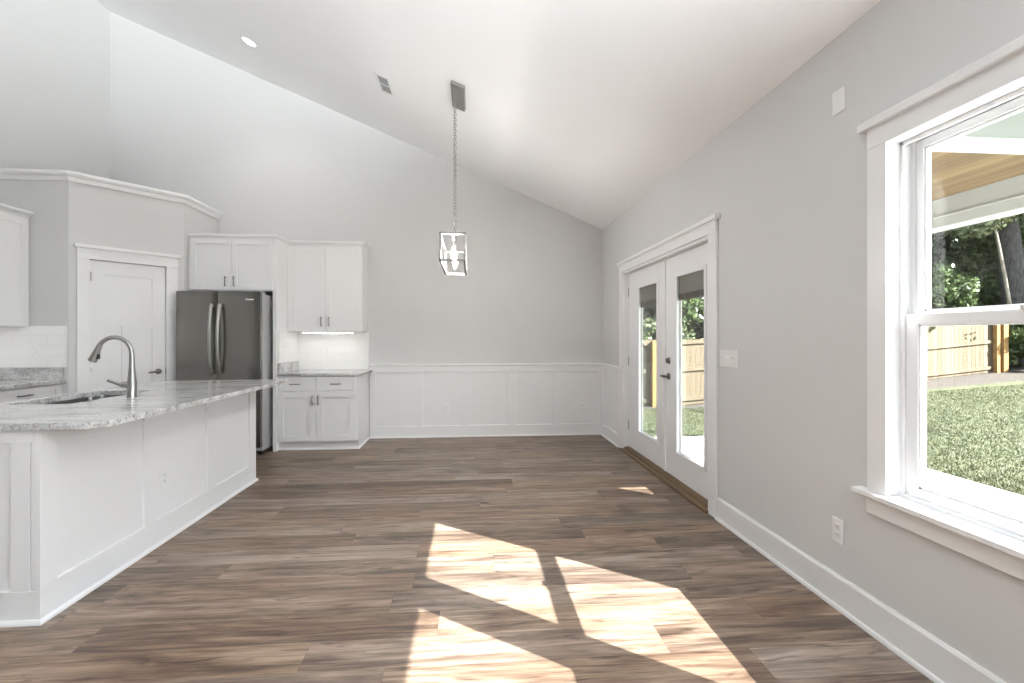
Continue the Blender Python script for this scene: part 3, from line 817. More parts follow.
lathe(bm, [(0.021, ITOP), (0.021, ITOP + 0.005), (0.011, ITOP + 0.008), (0.010, ITOP + 0.022), (0.017, ITOP + 0.024), (0.017, ITOP + 0.031), (0.012, ITOP + 0.034)], bx, by)
tag(mesh_obj('air_switch_button', bm, M_NICKEL, smooth=True), 'small round nickel button on the island top near the faucet', 'button')

# ------------------------------------------------------------------ outlets, switches, plates
def outlet(name, loc, rz, label, cat, kind='duplex', gangs=1, group=None, w=None, h=0.118):
    t = thing(name, label, cat, loc, rz, group)
    W_ = w or (0.072 + 0.046 * (gangs - 1))
    bm = nb(); box(bm, -W_ / 2, W_ / 2, -0.006, 0, -h / 2, h / 2, 0.002)
    part('cover_plate', bm, M_PLATE, t)
    for g in range(gangs):
        x = (g - (gangs - 1) / 2) * 0.046
        if kind == 'duplex':
            for s in (-1, 1):
                bm = nb(); box(bm, x - 0.017, x + 0.017, -0.0085, -0.005, s * 0.020 - 0.014, s * 0.020 + 0.014, 0.003)
                r = part('socket', bm, M_PLATE, t)
                bm = nb()
                for dx in (-0.0065, 0.0065): box(bm, x + dx - 0.0012, x + dx + 0.0012, -0.0090, -0.0080, s * 0.020 - 0.002, s * 0.020 + 0.007)
                cyl(bm, (x, -0.0080, s * 0.020 - 0.008), (x, -0.0090, s * 0.020 - 0.008), 0.0026, n=8)
                part('slot', bm, M_DARK, r)
        elif kind == 'switch':
            bm = nb(); box(bm, x - 0.0055, x + 0.0055, -0.0135, -0.005, -0.004, 0.012, 0.002)
            box(bm, x - 0.007, x + 0.007, -0.0072, -0.005, -0.014, 0.014, 0.001)
            part('toggle', bm, M_PLATE, t)
            for sz in (0.038, -0.038):
                bm = nb(); cyl(bm, (x, -0.006, sz), (x, -0.0068, sz), 0.003, n=8); part('screw', bm, M_NICKEL, t)
    return t
RZ_R = R(-90)   # on the right wall: front faces -X
outlet('wall_outlet', (XR - 0.0005, 2.262, 0.375), RZ_R, 'white outlet low on the right wall beside the window', 'outlet')
outlet('wall_outlet', (-0.335, YB - 0.0065, 0.378), 0, 'white outlet in the wainscot panel left of centre', 'outlet')
outlet('wall_outlet', (1.530, YB - 0.0065, 0.378), 0, 'white outlet in the last wainscot panel before the corner', 'outlet')
outlet('wall_outlet', (IX + 0.0005, 3.365, 0.408), R(90), 'white outlet on the middle panel of the island side', 'outlet')
outlet('wall_switch', (XR - 0.0005, 3.28, 1.175), RZ_R, 'white four-gang light switch plate right of the glazed door', 'light switch', 'switch', 4, w=0.235)
outlet('wall_switch', (-4.199, PA[1] - 0.0105, 1.191), 0, 'white two-gang plate on the backsplash above the left counter', 'light switch', 'switch', 2)
outlet('wall_outlet', (-1.862, YB - 0.0125, 1.150), 0, 'white outlet on the tile backsplash under the wall cabinet', 'outlet')
t = thing('blank_plate', 'plain white cover plate high on the right wall', 'cover plate', (XR - 0.0005, 2.257, 2.478), RZ_R)
bm = nb(); box(bm, -0.041, 0.041, -0.004, 0, -0.057, 0.057, 0.001); part('plate', bm, M_PLATE, t)
bm = nb(); box(bm, -0.034, 0.034, -0.0048, -0.0035, -0.050, 0.050, 0.0005); part('inset', bm, M_PLATE, t)

# ------------------------------------------------------------------ refrigerator and its surround
FR0, FR1, FYF, FTOP = -3.216, -2.330, 5.640, 1.832
t = thing('refrigerator', 'stainless french-door refrigerator between the pantry and white cabinets', 'refrigerator', ((FR0 + FR1) / 2, 6.1, 0))
bm = nb(); box(bm, FR0 + 0.005, FR1 - 0.005, FYF + 0.075, 6.45, 0.05, FTOP - 0.02, 0.004); mesh_obj('body', bm, M_STEEL_SIDE, t)
xm = (FR0 + FR1) / 2 - 0.046
xm = -2.784
def fdoor(nm, x0, x1, z0, z1):
    bm = nb(); n = 10; pr = []
    for k in range(n + 1):       # gently bowed front
        f = k / n; pr.append((x0 + (x1 - x0) * f, FYF + 0.012 * (2 * f - 1) ** 4))
    prism(bm, pr + [(x1, FYF + 0.068), (x0, FYF + 0.068)], z0, z1)
    return mesh_obj(nm, bm, M_STEEL, t, smooth=True)
ld = fdoor('left_door', FR0, xm - 0.0025, 0.72, FTOP); rd = fdoor('right_door', xm + 0.0025, FR1, 0.72, FTOP)
fz = fdoor('freezer_drawer', FR0, FR1, 0.10, 0.712)
def bowed(x, par):
    bm = nb(); pts = []; zs0, zs1 = 0.930, 1.690
    for k in range(17):
        f = k / 16; pts.append((x + (0.006 if False else 0), FYF - 0.026 - 0.048 * math.sin(math.pi * f) ** 0.8, zs0 + (zs1 - zs0) * f))
    tube(bm, pts, [0.0165] * 17, 12)
    for z in (zs0 + 0.02, zs1 - 0.02): cyl(bm, (x, FYF + 0.006, z), (x, FYF - 0.034, z), 0.013, n=12)
    mesh_obj('handle', bm, M_NICKEL, par, smooth=True)
bowed(xm - 0.046, ld); bowed(xm + 0.038, rd)
bm = nb(); tube(bm, [(FR0 + 0.06, FYF - 0.04, 0.655), (FR0 + 0.25, FYF - 0.058, 0.655), (FR1 - 0.25, FYF - 0.058, 0.655), (FR1 - 0.06, FYF - 0.04, 0.655)], 0.0125, 12)
for x in (FR0 + 0.08, FR1 - 0.08): cyl(bm, (x, FYF + 0.006, 0.655), (x, FYF - 0.045, 0.655), 0.011, n=12)
mesh_obj('handle', bm, M_NICKEL, fz, smooth=True)
bm = nb(); box(bm, -2.470, -2.375, FYF + 0.0005, FYF + 0.012, 1.742, 1.752, 0.001) if False else box(bm, -2.485, -2.398, FYF - 0.0008, FYF + 0.006, 1.738, 1.750, 0.001)
mesh_obj('badge', bm, M_PLATE, rd)
for x in (FR0 + 0.06, FR1 - 0.05):
    for y in (FYF + 0.14, 6.38): bm = nb(); cyl(bm, (x, y, 0.0), (x, y, 0.06), 0.022, n=14); mesh_obj('foot', bm, M_DARK, t)
bm = nb(); box(bm, FR0 + 0.01, FR1 - 0.01, FYF + 0.085, FYF + 0.11, 0.03, 0.098, 0.002); mesh_obj('toe_grille', bm, M_DARK, t)
for x in (FR0 + 0.05, FR1 - 0.05): bm = nb(); box(bm, x - 0.045, x + 0.040, FYF + 0.069, FYF + 0.17, FTOP - 0.0195, FTOP + 0.010, 0.004); mesh_obj('hinge_cover', bm, M_STEEL_SIDE, t)

CF = 5.890   # front plane of the surround
t = thing('refrigerator_cabinet', 'white two-door cabinet and tall side panel built round the refrigerator', 'cabinet', (-2.7, 6.2, 0))
bm = nb(); box(bm, -2.289, -2.250, CF, YB - 0.001, 0.0, 2.476, 0.0015); mesh_obj('side_panel', bm, M_CAB, t)
bm = nb(); box(bm, -3.221, -2.289, CF + 0.001, YB - 0.001, 1.862, 2.476, 0.0015); mesh_obj('carcass', bm, M_CAB, t)
for x0, x1, hx in ((-3.192, -2.744, -2.800), (-2.740, -2.292, -2.706)):
    d = mesh_obj('door', shaker(x0, x1, 1.872, 2.458, CF - 0.019), M_CAB, t)
    mesh_obj('handle', pull(hx, 1.966, CF - 0.019, 0.115), M_PULL, d, smooth=True)
bm = nb(); sweep(bm, [(-3.221, CF), (-2.250, CF), (-2.250, 6.258)], [(0, 2.468), (0.006, 2.468), (0.012, 2.480), (0.022, 2.490), (0.022, 2.512), (0, 2.512)])
mesh_obj('crown', bm, M_CAB, t)

# ------------------------------------------------------------------ right wall cabinet + base cabinet
UF = 6.262
t = thing('wall_cabinet', 'tall white two-door wall cabinet over the small counter by the far wall', 'cabinet', (-1.8, 6.43, 1.4))
bm = nb(); box(bm, -2.249, -1.355, UF, YB - 0.001, 1.395, 2.475, 0.0015); mesh_obj('carcass', bm, M_CAB, t)
for x0, x1, hx in ((-2.247, -1.798, -1.843), (-1.794, -1.385, -1.755)):
    d = mesh_obj('door', shaker(x0, x1, 1.402, 2.450, UF - 0.019), M_CAB, t)
    mesh_obj('handle', pull(hx, 1.520, UF - 0.019, 0.115), M_PULL, d, smooth=True)
bm = nb(); sweep(bm, [(-2.249, UF), (-1.355, UF), (-1.355, YB)], [(0, 2.462), (0.006, 2.462), (0.012, 2.474), (0.034, 2.492), (0.040, 2.500), (0.040, 2.516), (0, 2.516)])
mesh_obj('crown', bm, M_CAB, t)
M_UC = emit('under_cabinet_led', (1.0, 0.97, 0.93, 1), 9.5)
M_UCL = emit('dim_led', (1.0, 0.97, 0.93, 1), 4.0)
t = thing('under_cabinet_light', 'glowing light strip under the wall cabinet above the small counter', 'light', (-1.78, 6.30, 1.386))
bm = nb(); box(bm, -2.085, -1.475, 6.270, 6.320, 1.386, 1.3945, 0.001); mesh_obj('housing', bm, M_PLATE, t)
bm = nb(); box(bm, -2.080, -1.480, 6.272, 6.318, 1.377, 1.386, 0.001); mesh_obj('diffuser', bm, M_UC, t)

BF = 5.935
t = thing('base_cabinet', 'white base cabinet with two drawers and two doors right of the refrigerator', 'cabinet', (-1.8, 6.26, 0))
bm = nb(); box(bm, -2.249, -1.335, BF, YB - 0.001, 0.098, 0.873, 0.0015); mesh_obj('carcass', bm, M_CAB, t)
bm = nb(); box(bm, -2.249, -1.345, BF + 0.030, YB - 0.001, 0.0, 0.100); sweep(bm, [(-2.249, BF + 0.030), (-1.335, BF + 0.030), (-1.335, YB - 0.028)], [(0, 0), (0.014, 0), (0.012, 0.011), (0.006, 0.018), (0, 0.019)])
box(bm, -1.345, -1.335, BF + 0.030, YB - 0.001, 0.0, 0.100)
mesh_obj('toe_kick', bm, M_CAB, t)
for x0, x1, hx in ((-2.247, -1.806, -2.045), (-1.802, -1.362, -1.584)):
    d = mesh_obj('drawer', shaker(x0, x1, 0.698, 0.862, BF - 0.019, w=0.036, rec=0.007), M_CAB, t)
    mesh_obj('handle', pull(hx, 0.779, BF - 0.019, 0.118, True), M_PULL, d, smooth=True)
for x0, x1, hx in ((-2.247, -1.806, -1.848), (-1.802, -1.362, -1.782)):
    d = mesh_obj('door', shaker(x0, x1, 0.104, 0.688, BF - 0.019, w=0.068), M_CAB, t)
    mesh_obj('handle', pull(hx, 0.592, BF - 0.019, 0.11), M_PULL, d, smooth=True)
t = thing('small_countertop', 'short grey granite counter with low splash on the base cabinet right of the refrigerator', 'countertop', (-1.8, 6.26, 0.873))
bm = nb(); box(bm, -2.2492, -1.295, BF - 0.035, YB - 0.001, 0.874, 0.904, 0.002); mesh_obj('slab', bm, M_GRANITE, t)
bm = nb(); box(bm, -2.2492, -2.2292, BF - 0.02, YB - 0.013, 0.904, 1.020, 0.001)
mesh_obj('splash', bm, M_GRANITE, t)
bm = nb(); box(bm, -2.2492, -1.340, YB - 0.012, YB - 0.0005, 0.905, 1.394); box(bm, -2.2492, -2.2392, BF + 0.0, YB - 0.012, 1.021, 1.394)
tag(mesh_obj('tile_backsplash', bm, M_TILE), 'white glossy tile backsplash under the far wall cabinet', 'backsplash')

# ------------------------------------------------------------------ left run: front faces +X (local -Y turned by +90 deg)
# local x = world Y, local y = -(world X)
YL0, YL1 = 1.6, PA[1] - 0.001
t = thing('wall_cabinet', 'white wall cabinet at the left edge over the left counter', 'cabinet', (XL, 0, 0), R(90))
D = 0.320      # depth
def L(bm, nm, m, par=None, **k): return part(nm, bm, m, par or t, **k)
bm = nb(); box(bm, 3.2, YL1 - 0.0, -D, -0.001, 1.425, 2.475, 0.0015); L(bm, 'carcass', M_CAB)
for x0, x1, hx in ((4.135, 5.035, 4.19), (3.215, 4.130, 4.075)):
    d = L(shaker(x0, x1, 1.435, 2.455, -D - 0.019, w=0.07), 'door', M_CAB)
    o = part('handle', pull(hx, 1.53, -D - 0.019, 0.10), M_PULL, d, smooth=True)
bm = nb(); sweep(bm, [(3.2, -D), (YL1, -D)], [(0, 2.462), (0.006, 2.462), (0.014, 2.480), (0.038, 2.498), (0.044, 2.506), (0.044, 2.522), (0, 2.522)])
L(bm, 'crown', M_CAB)
bm = nb(); box(bm, 3.4, 4.9, -0.18, -0.13, 1.412, 1.424, 0.001)
o = tag(part('under_cabinet_light', bm, M_UCL, t), 'glowing light strip under the left wall cabinet'); 
t2 = t
t = thing('base_cabinet', 'white base cabinet with drawers along the left wall by the pantry', 'cabinet', (XL, 0, 0), R(90))
DB = 0.610
bm = nb(); box(bm, YL0, YL1, -DB, -0.001, 0.10, 0.884, 0.0015); L(bm, 'carcass', M_CAB)
bm = nb(); box(bm, YL0, YL1, -DB + 0.06, -0.001, 0.0, 0.10); L(bm, 'toe_kick', M_CAB)
for x0, x1 in ((4.32, 5.02), (3.55, 4.30), (2.78, 3.53), (2.01, 2.76)):
    d = L(shaker(x0, x1, 0.700, 0.872, -DB - 0.019, w=0.04, rec=0.008), 'drawer', M_CAB)
    part('handle', pull((x0 + x1) / 2 - 0.03, 0.812, -DB - 0.019, 0.13, True), M_PULL, d, smooth=True)
    for a0, a1, hx in ((x0, (x0 + x1) / 2 - 0.002, (x0 + x1) / 2 - 0.03), ((x0 + x1) / 2 + 0.002, x1, (x0 + x1) / 2 + 0.03)):
        d = L(shaker(a0, a1, 0.108, 0.690, -DB - 0.019), 'door', M_CAB)
        part('handle', pull(hx, 0.60, -DB - 0.019, 0.11), M_PULL, d, smooth=True)
t = thing('left_countertop', 'grey granite counter with low splash along the left wall', 'countertop', (XL, 0, 0.885), R(90))
bm = nb(); box(bm, YL0, YL1, -DB - 0.045, -0.001, 0.0005, 0.036, 0.002); L(bm, 'slab', M_GRANITE)
bm = nb(); box(bm, YL1 - 0.020, YL1, -DB - 0.025, -0.001, 0.036, 0.150, 0.001); box(bm, YL0, YL1 - 0.02, -0.021, -0.001, 0.036, 0.150, 0.001); L(bm, 'splash', M_GRANITE)
bm = nb(); box(bm, XL + 0.001, -3.880, PA[1] - 0.010, PA[1] - 0.0005, 1.036, 1.424); box(bm, -4.221, -3.880, PA[1] - 0.010, PA[1] - 0.0005, 1.424, 1.432)
tag(mesh_obj('tile_backsplash', bm, M_TILE), 'pale tile backsplash above the left counter beside the pantry', 'backsplash')

# ------------------------------------------------------------------ ceiling fittings
CANG = math.atan(KC)      # the ceiling drops towards +X
t = thing('recessed_light', 'lit round recessed ceiling light over the kitchen', 'ceiling light', (-2.413, 5.568, ceil_z(-2.413)), rot=(0, CANG, 0))
bm = nb(); lathe(bm, [(0.085, -0.001), (0.090, -0.006), (0.068, -0.008), (0.066, -0.001)], n=28); part('trim_ring', bm, M_PLATE, t, smooth=True)
M_CAN = emit('downlight_lens', (1, 0.97, 0.93, 1), 14)
bm = nb(); lathe(bm, [(0.066, -0.0015), (0.066, -0.005), (0.03, -0.0065), (0.001, -0.0065)], n=28); part('lens', bm, M_CAN, t, smooth=True)
def can(x, y, p=28):
    d = bpy.data.lights.new('downlight', 'SPOT'); d.energy = p; d.spot_size = R(130); d.spot_blend = 0.8; d.shadow_soft_size = 0.07; d.color = (1, 0.95, 0.88)
    o = bpy.data.objects.new('downlight', d); C.objects.link(o); o.location = (x - 0.008, y, ceil_z(x) - 0.03)
can(-2.413, 5.568)
t = thing('air_vent', 'small white ceiling air vent with dark louvred slots', 'air vent', (-0.880, 5.118, ceil_z(-0.880)), rot=(0, CANG, 0))
bm = nb(); box(bm, -0.085, 0.085, -0.195, 0.195, -0.004, -0.0008, 0.001); part('frame', bm, M_PLATE, t)
for a0, a1 in ((-0.150, -0.010), (0.010, 0.150)):
    bm = nb(); box(bm, -0.052, 0.052, a0, a1, -0.0052, -0.0038); op = part('opening', bm, M_DARK, t)
    for k in range(5):
        y = a0 + 0.012 + k * 0.029
        bm = nb(); box(bm, -0.052, 0.052, y - 0.0022, y + 0.0022, -0.0068, -0.0045); part('louvre', bm, M_PLATE, op)

# pendant
PX, PY = -0.156, 4.625
t = thing('pendant_light', 'nickel open-frame linear pendant hanging on chains from the sloped ceiling', 'pendant light', (PX, PY, 1.966))
bm = nb(); box(bm, -0.066, 0.066, -0.225, 0.225, -0.030, -0.0006, 0.002)
bmesh.ops.transform(bm, verts=bm.verts, matrix=Matrix.Translation((-0.112, PY, ceil_z(-0.112))) @ Matrix.Rotation(CANG, 4, 'Y'))
mesh_obj('canopy', bm, M_FIX, t)
LZ0, LZ1, LY0, LY1, LW, bw = 1.968, 2.213, 4.17, 5.08, 0.113, 0.0125
bm = nb()
for y in (LY0, LY1):
    for s in (-1, 1): box(bm, PX + s * LW - bw * (s > 0) * 1.6, PX + s * LW + bw * (s < 0) * 1.6, y - bw * 0.8, y + bw * 0.8, LZ0, LZ1)
    for z in (LZ0, LZ1 - 0.0176): box(bm, PX - LW, PX + LW, y - bw * 0.8, y + bw * 0.8, z, z + 0.0176)
for s in (-1, 1):
    for z in (LZ0, LZ1 - 0.0176):
        box(bm, PX + s * LW - bw * (s > 0) * 1.6, PX + s * LW + bw * (s < 0) * 1.6, LY0, LY1, z, z + 0.0176)
box(bm, PX - 0.009, PX + 0.009, LY0, LY1, LZ1 - 0.0150, LZ1 - 0.003)
mesh_obj('lantern_frame', bm, M_FIX, t)
def torus_link(bm, c, flip, L_=0.034, W_=0.0095, r=0.0027):
    pts = []
    for k in range(12):
        a = 2 * math.pi * k / 12
        u = W_ * math.cos(a); v = (L_ / 2) * math.sin(a)
        pts.append(Vector((c[0] + (0 if flip else u), c[1] + (u if flip else 0), c[2] + v)))
    n = 6; rings = []
    nrm = Vector((1, 0, 0)) if flip else Vector((0, 1, 0))
    for i, p in enumerate(pts):
        tt = (pts[(i + 1) % 12] - pts[i - 1]).normalized(); b2 = tt.cross(nrm)
        rings.append([bm.verts.new(p + (nrm * math.cos(2 * math.pi * k / n) + b2 * math.sin(2 * math.pi * k / n)) * r) for k in range(n)])
    for i in range(12):
        for k in range(n): bm.faces.new((rings[i][k], rings[i][(k + 1) % n], rings[(i + 1) % 12][(k + 1) % n], rings[(i + 1) % 12][k]))
for y in (4.46, 4.79):
    bm = nb(); z = LZ1 + 0.014; k = 0
    while z < ceil_z(PX) - 0.045: torus_link(bm, (PX + 0.006, y, z), k % 2); z += 0.0275; k += 1
    cyl(bm, (PX, y, ceil_z(PX) - 0.045), (PX, y, ceil_z(PX) - 0.015), 0.008, n=10)
    mesh_obj('chain', bm, M_FIX, t, smooth=True)
M_BULB = emit('lit_bulb', (1.0, 0.93, 0.82, 1), 7.0)
for y in (4.40, 4.86):
    bm = nb(); lathe(bm, [(0.006, LZ1 - 0.01), (0.006, LZ1 - 0.03), (0.015, LZ1 - 0.032), (0.017, LZ1 - 0.040), (0.017, LZ1 - 0.088), (0.014, LZ1 - 0.090)], PX, y, 16)
    s = mesh_obj('socket', bm, M_FIX, t, smooth=True)
    bm = nb(); zb = LZ1 - 0.090
    lathe(bm, [(0.013, zb), (0.014, zb - 0.015), (0.024, zb - 0.035), (0.0285, zb - 0.055), (0.026, zb - 0.078), (0.016, zb - 0.105), (0.007, zb - 0.122), (0.001, zb - 0.128)], PX, y, 16)
    mesh_obj('bulb', bm, M_BULB, s, smooth=True)
    for dy in (-0.045, 0.045):     # the bulb's own light
        d = bpy.data.lights.new('bulb_light', 'POINT'); d.energy = 10; d.shadow_soft_size = 0.05; d.color = (1.0, 0.95, 0.9)
        o = bpy.data.objects.new('bulb_light', d); C.objects.link(o); o.location = (PX, y + dy * 1.1, zb - 0.06)

# ------------------------------------------------------------------ outdoors
def gz(x, y):
    """height of the yard: rises to the far right"""
    f = max(0.0, min(1.35, (y - 4.0) / 8.0))
    return -0.16 - 0.22 * f + 0.0740 * max(0, x - 5.2) * f
bm = nb(); NX, NY = 70, 60; gx0, gx1, gy0, gy1 = 1.9, 46, -8, 40
vs = [[bm.verts.new((gx0 + (gx1 - gx0) * (i / NX) ** 1.4, gy0 + (gy1 - gy0) * j / NY, 0)) for i in range(NX + 1)] for j in range(NY + 1)]
for r_ in vs:
    for v in r_: v.co.z = gz(v.co.x, v.co.y) if v.co.x > 4.9 or v.co.y > 6.9 else -0.30
for j in range(NY):
    for i in range(NX): bm.faces.new((vs[j][i], vs[j][i + 1], vs[j + 1][i + 1], vs[j + 1][i]))
v = bmesh.ops.extrude_face_region(bm, geom=list(bm.faces)); 
bmesh.ops.translate(bm, verts=[g for g in v['geom'] if isinstance(g, bmesh.types.BMVert)], vec=(0, 0, -0.3))
struct('ground', bm, M_LAWN, 'sunny green lawn outside the house', 'lawn')
bm = nb(); box(bm, XR + 0.16, 5.04, -3.5, 6.95, -0.45, -0.125, 0.01)
struct('patio', bm, M_CONCRETE, 'pale concrete patio slab outside the window and door', 'patio')
# grass blades
rng = np.random.default_rng(4)
def quads(name, P0, ax, ay, m, tri=False):
    n = len(P0)
    if tri:
        V = np.concatenate([P0 - ax, P0 + ax, P0 + ay], 1).reshape(-1, 3); Fc = np.arange(3 * n).reshape(-1, 3)
    else:
        V = np.concatenate([P0 - ax - ay, P0 + ax - ay, P0 + ax + ay, P0 - ax + ay], 1).reshape(-1, 3); Fc = np.arange(4 * n).reshape(-1, 4)
    me = bpy.data.meshes.new(name)
    me.vertices.add(len(V)); me.vertices.foreach_set('co', V.astype(np.float32).ravel())
    k = Fc.shape[1]
    me.loops.add(Fc.size); me.loops.foreach_set('vertex_index', Fc.astype(np.int32).ravel())
    me.polygons.add(n); me.polygons.foreach_set('loop_start', np.arange(0, k * n, k, dtype=np.int32)); me.polygons.foreach_set('loop_total', np.full(n, k, dtype=np.int32))
    me.update(); me.validate()
    if m: me.materials.append(m)
    return me
n = 190000
gxx = np.concatenate([5.05 + (rng.random(n) ** 1.6) * 9.5, 2.2 + rng.random(40000) * 5.5]); gyy = np.concatenate([-1.5 + (rng.random(n) ** 0.75) * 12.4, 6.96 + rng.random(40000) * 4.3])
gzz = np.array([gz(a_, b2) for a_, b2 in zip(gxx, gyy)])
P0 = np.stack([gxx, gyy, gzz], 1); n = len(P0)
ang = rng.random(n) * 6.283; wd = 0.003 + rng.random(n) * 0.004
ax = np.stack([np.cos(ang) * wd, np.sin(ang) * wd, np.zeros(n)], 1)
ay = np.stack([rng.normal(0, 0.018, n), rng.normal(0, 0.018, n), 0.012 + rng.random(n) * 0.026], 1)
o = bpy.data.objects.new('grass', quads('grass', P0, ax, ay, M_BLADE, True)); C.objects.link(o)
tag(o, 'short sunlit grass blades covering the yard', 'grass', kind='stuff')

# porch roof
t = thing('porch_roof', 'covered porch roof with stained wood ceiling and pale beams', 'porch roof', (3.4, 4.7, 2.3), kind='structure')
bm = nb(); box(bm, XR + 0.16, 4.47, 2.46, 6.95, 2.645, 2.665); mesh_obj('wood_ceiling', bm, M_PORCHWOOD, t)
bm = nb(); box(bm, 4.46, 4.66, 2.42, 6.95, 2.375, 2.72, 0.006); box(bm, 4.452, 4.462, 2.46, 6.95, 2.47, 2.485); mesh_obj('outer_beam', bm, M_EXT, t)
bm = nb(); box(bm, XR + 0.16, 4.46, 2.42, 2.46, 2.330, 2.402, 0.003); box(bm, XR + 0.16, 4.46, 6.80, 6.95, 2.355, 2.645, 0.004); mesh_obj('end_beam', bm, M_EXT, t)
bm = nb(); box(bm, XR + 0.175, 4.66, 2.425, 2.455, 2.402, 2.72); mesh_obj('gable_siding', bm, M_SIDING, t)
bm = nb(); box(bm, XR + 0.175, 5.0, 2.07, 7.05, 2.72, 2.80); mesh_obj('roof_deck', bm, M_SIDING, t)
for y, lb in ((2.60, 'square white porch post at the near corner of the patio'), (6.86, 'square white porch post at the far corner of the patio')):
    t = thing('porch_post', lb, 'post', (4.56, y, -0.125))
    bm = nb(); box(bm, 4.50, 4.62, y - 0.06, y + 0.06, -0.125, 2.365, 0.004); mesh_obj('shaft', bm, M_EXT, t)
    bm = nb(); box(bm, 4.48, 4.64, y - 0.08, y + 0.08, -0.125, 0.03, 0.004); mesh_obj('base', bm, M_EXT, t)
# exterior siding face of the house wall
bm = nb()
for a0, a1, c0, c1 in ((-0.6, -0.02, -0.3, 2.68), (REAR_Y, -0.6, 2.45, 2.68), (REAR_Y, -0.6, -0.3, 1.25), (-2.5, -2.2, 1.25, 2.45), (2.06, 3.44, -0.3, 2.64), (5.77, 6.74, -0.3, 2.64), (-0.02, 2.06, -0.3, 0.58), (-0.02, 2.06, 2.19, 2.68), (3.44, 5.77, 2.12, 2.64)):
    box(bm, XR + 0.161, XR + 0.175, a0, a1, c0, c1)
tag(mesh_obj('wall_exterior', bm, M_SIDING), 'grey-green siding on the outside of the right wall', 'wall', kind='structure')

# fence along the yard, straight run with a corner post at each end
FA, FB = Vector((4.72, 11.68)), Vector((14.72, 12.57))
fd = (FB - FA).normalized(); FL = (FB - FA).length; fang = math.atan2(fd.y, fd.x)
def fence_run(origin, ang, length, zf, label, cuts, h=1.64):
    t = thing('wooden_fence', label, 'fence', (origin[0], origin[1], zf(0)), ang)
    z00 = zf(0)
    bm = nb(); x = 0.0; k = 0
    rnd = random.Random(3)
    nb_ = int(length / 0.14)
    for k in range(nb_):
        x = k * length / nb_; zz = zf(x) - z00
        box(bm, x + 0.002, x + length / nb_ - 0.003, 0.022, 0.040, zz + 0.02, zz + h + rnd.uniform(-0.012, 0.012))
    part('boards', bm, M_FENCE, t)
    for hz in (0.10, 0.83, 1.50):
        bm = nb()
        for a0, a1 in zip(cuts, cuts[1:]):
            z0, z1 = zf(a0) - z00 + hz, zf(a1) - z00 + hz
            v = [bm.verts.new(p) for p in ((a0, -0.018, z0), (a1, -0.018, z1), (a1, 0.022, z1), (a0, 0.022, z0), (a0, -0.018, z0 + 0.085), (a1, -0.018, z1 + 0.085), (a1, 0.022, z1 + 0.085), (a0, 0.022, z0 + 0.085))]
            for f in ((0, 1, 2, 3), (4, 5, 6, 7), (0, 1, 5, 4), (1, 2, 6, 5), (2, 3, 7, 6), (3, 0, 4, 7)): bm.faces.new([v[i] for i in f])
        part('rail', bm, M_FENCE, t)
    for a0 in cuts:
        bm = nb(); zz = zf(a0) - z00; box(bm, a0 - 0.055, a0 + 0.055, -0.11, 0.0, zz - 0.3, zz + h - 0.03, 0.004)
        part('post', bm, M_POST, t)
    return t
zf_main = lambda s: gz(FA.x + fd.x * s, FA.y + fd.y * s)
fence_run(FA, fang, FL, zf_main, 'long pine board fence crossing the yard behind the lawn', [0, 2.4, 4.8, 7.2, FL - 0.10])
fence_run((FA.x - 3.6, FA.y + 0.25), math.atan2(-0.25, 3.5), 3.45, lambda s: gz(FA.x - 3.6 + s, FA.y), 'short pine fence seen through the left leaf of the door', [0.05, 1.7, 3.35])
bm = nb(); zc = gz(FB.x + 0.45, FB.y); box(bm, FB.x + 0.02, FB.x + 0.16, FB.y - 0.16, FB.y - 0.02, zc - 0.3, zc + 1.62, 0.006)
tag(mesh_obj('fence_post', bm, M_POST), 'thick golden pine end post past the fence, before the trees', 'post')

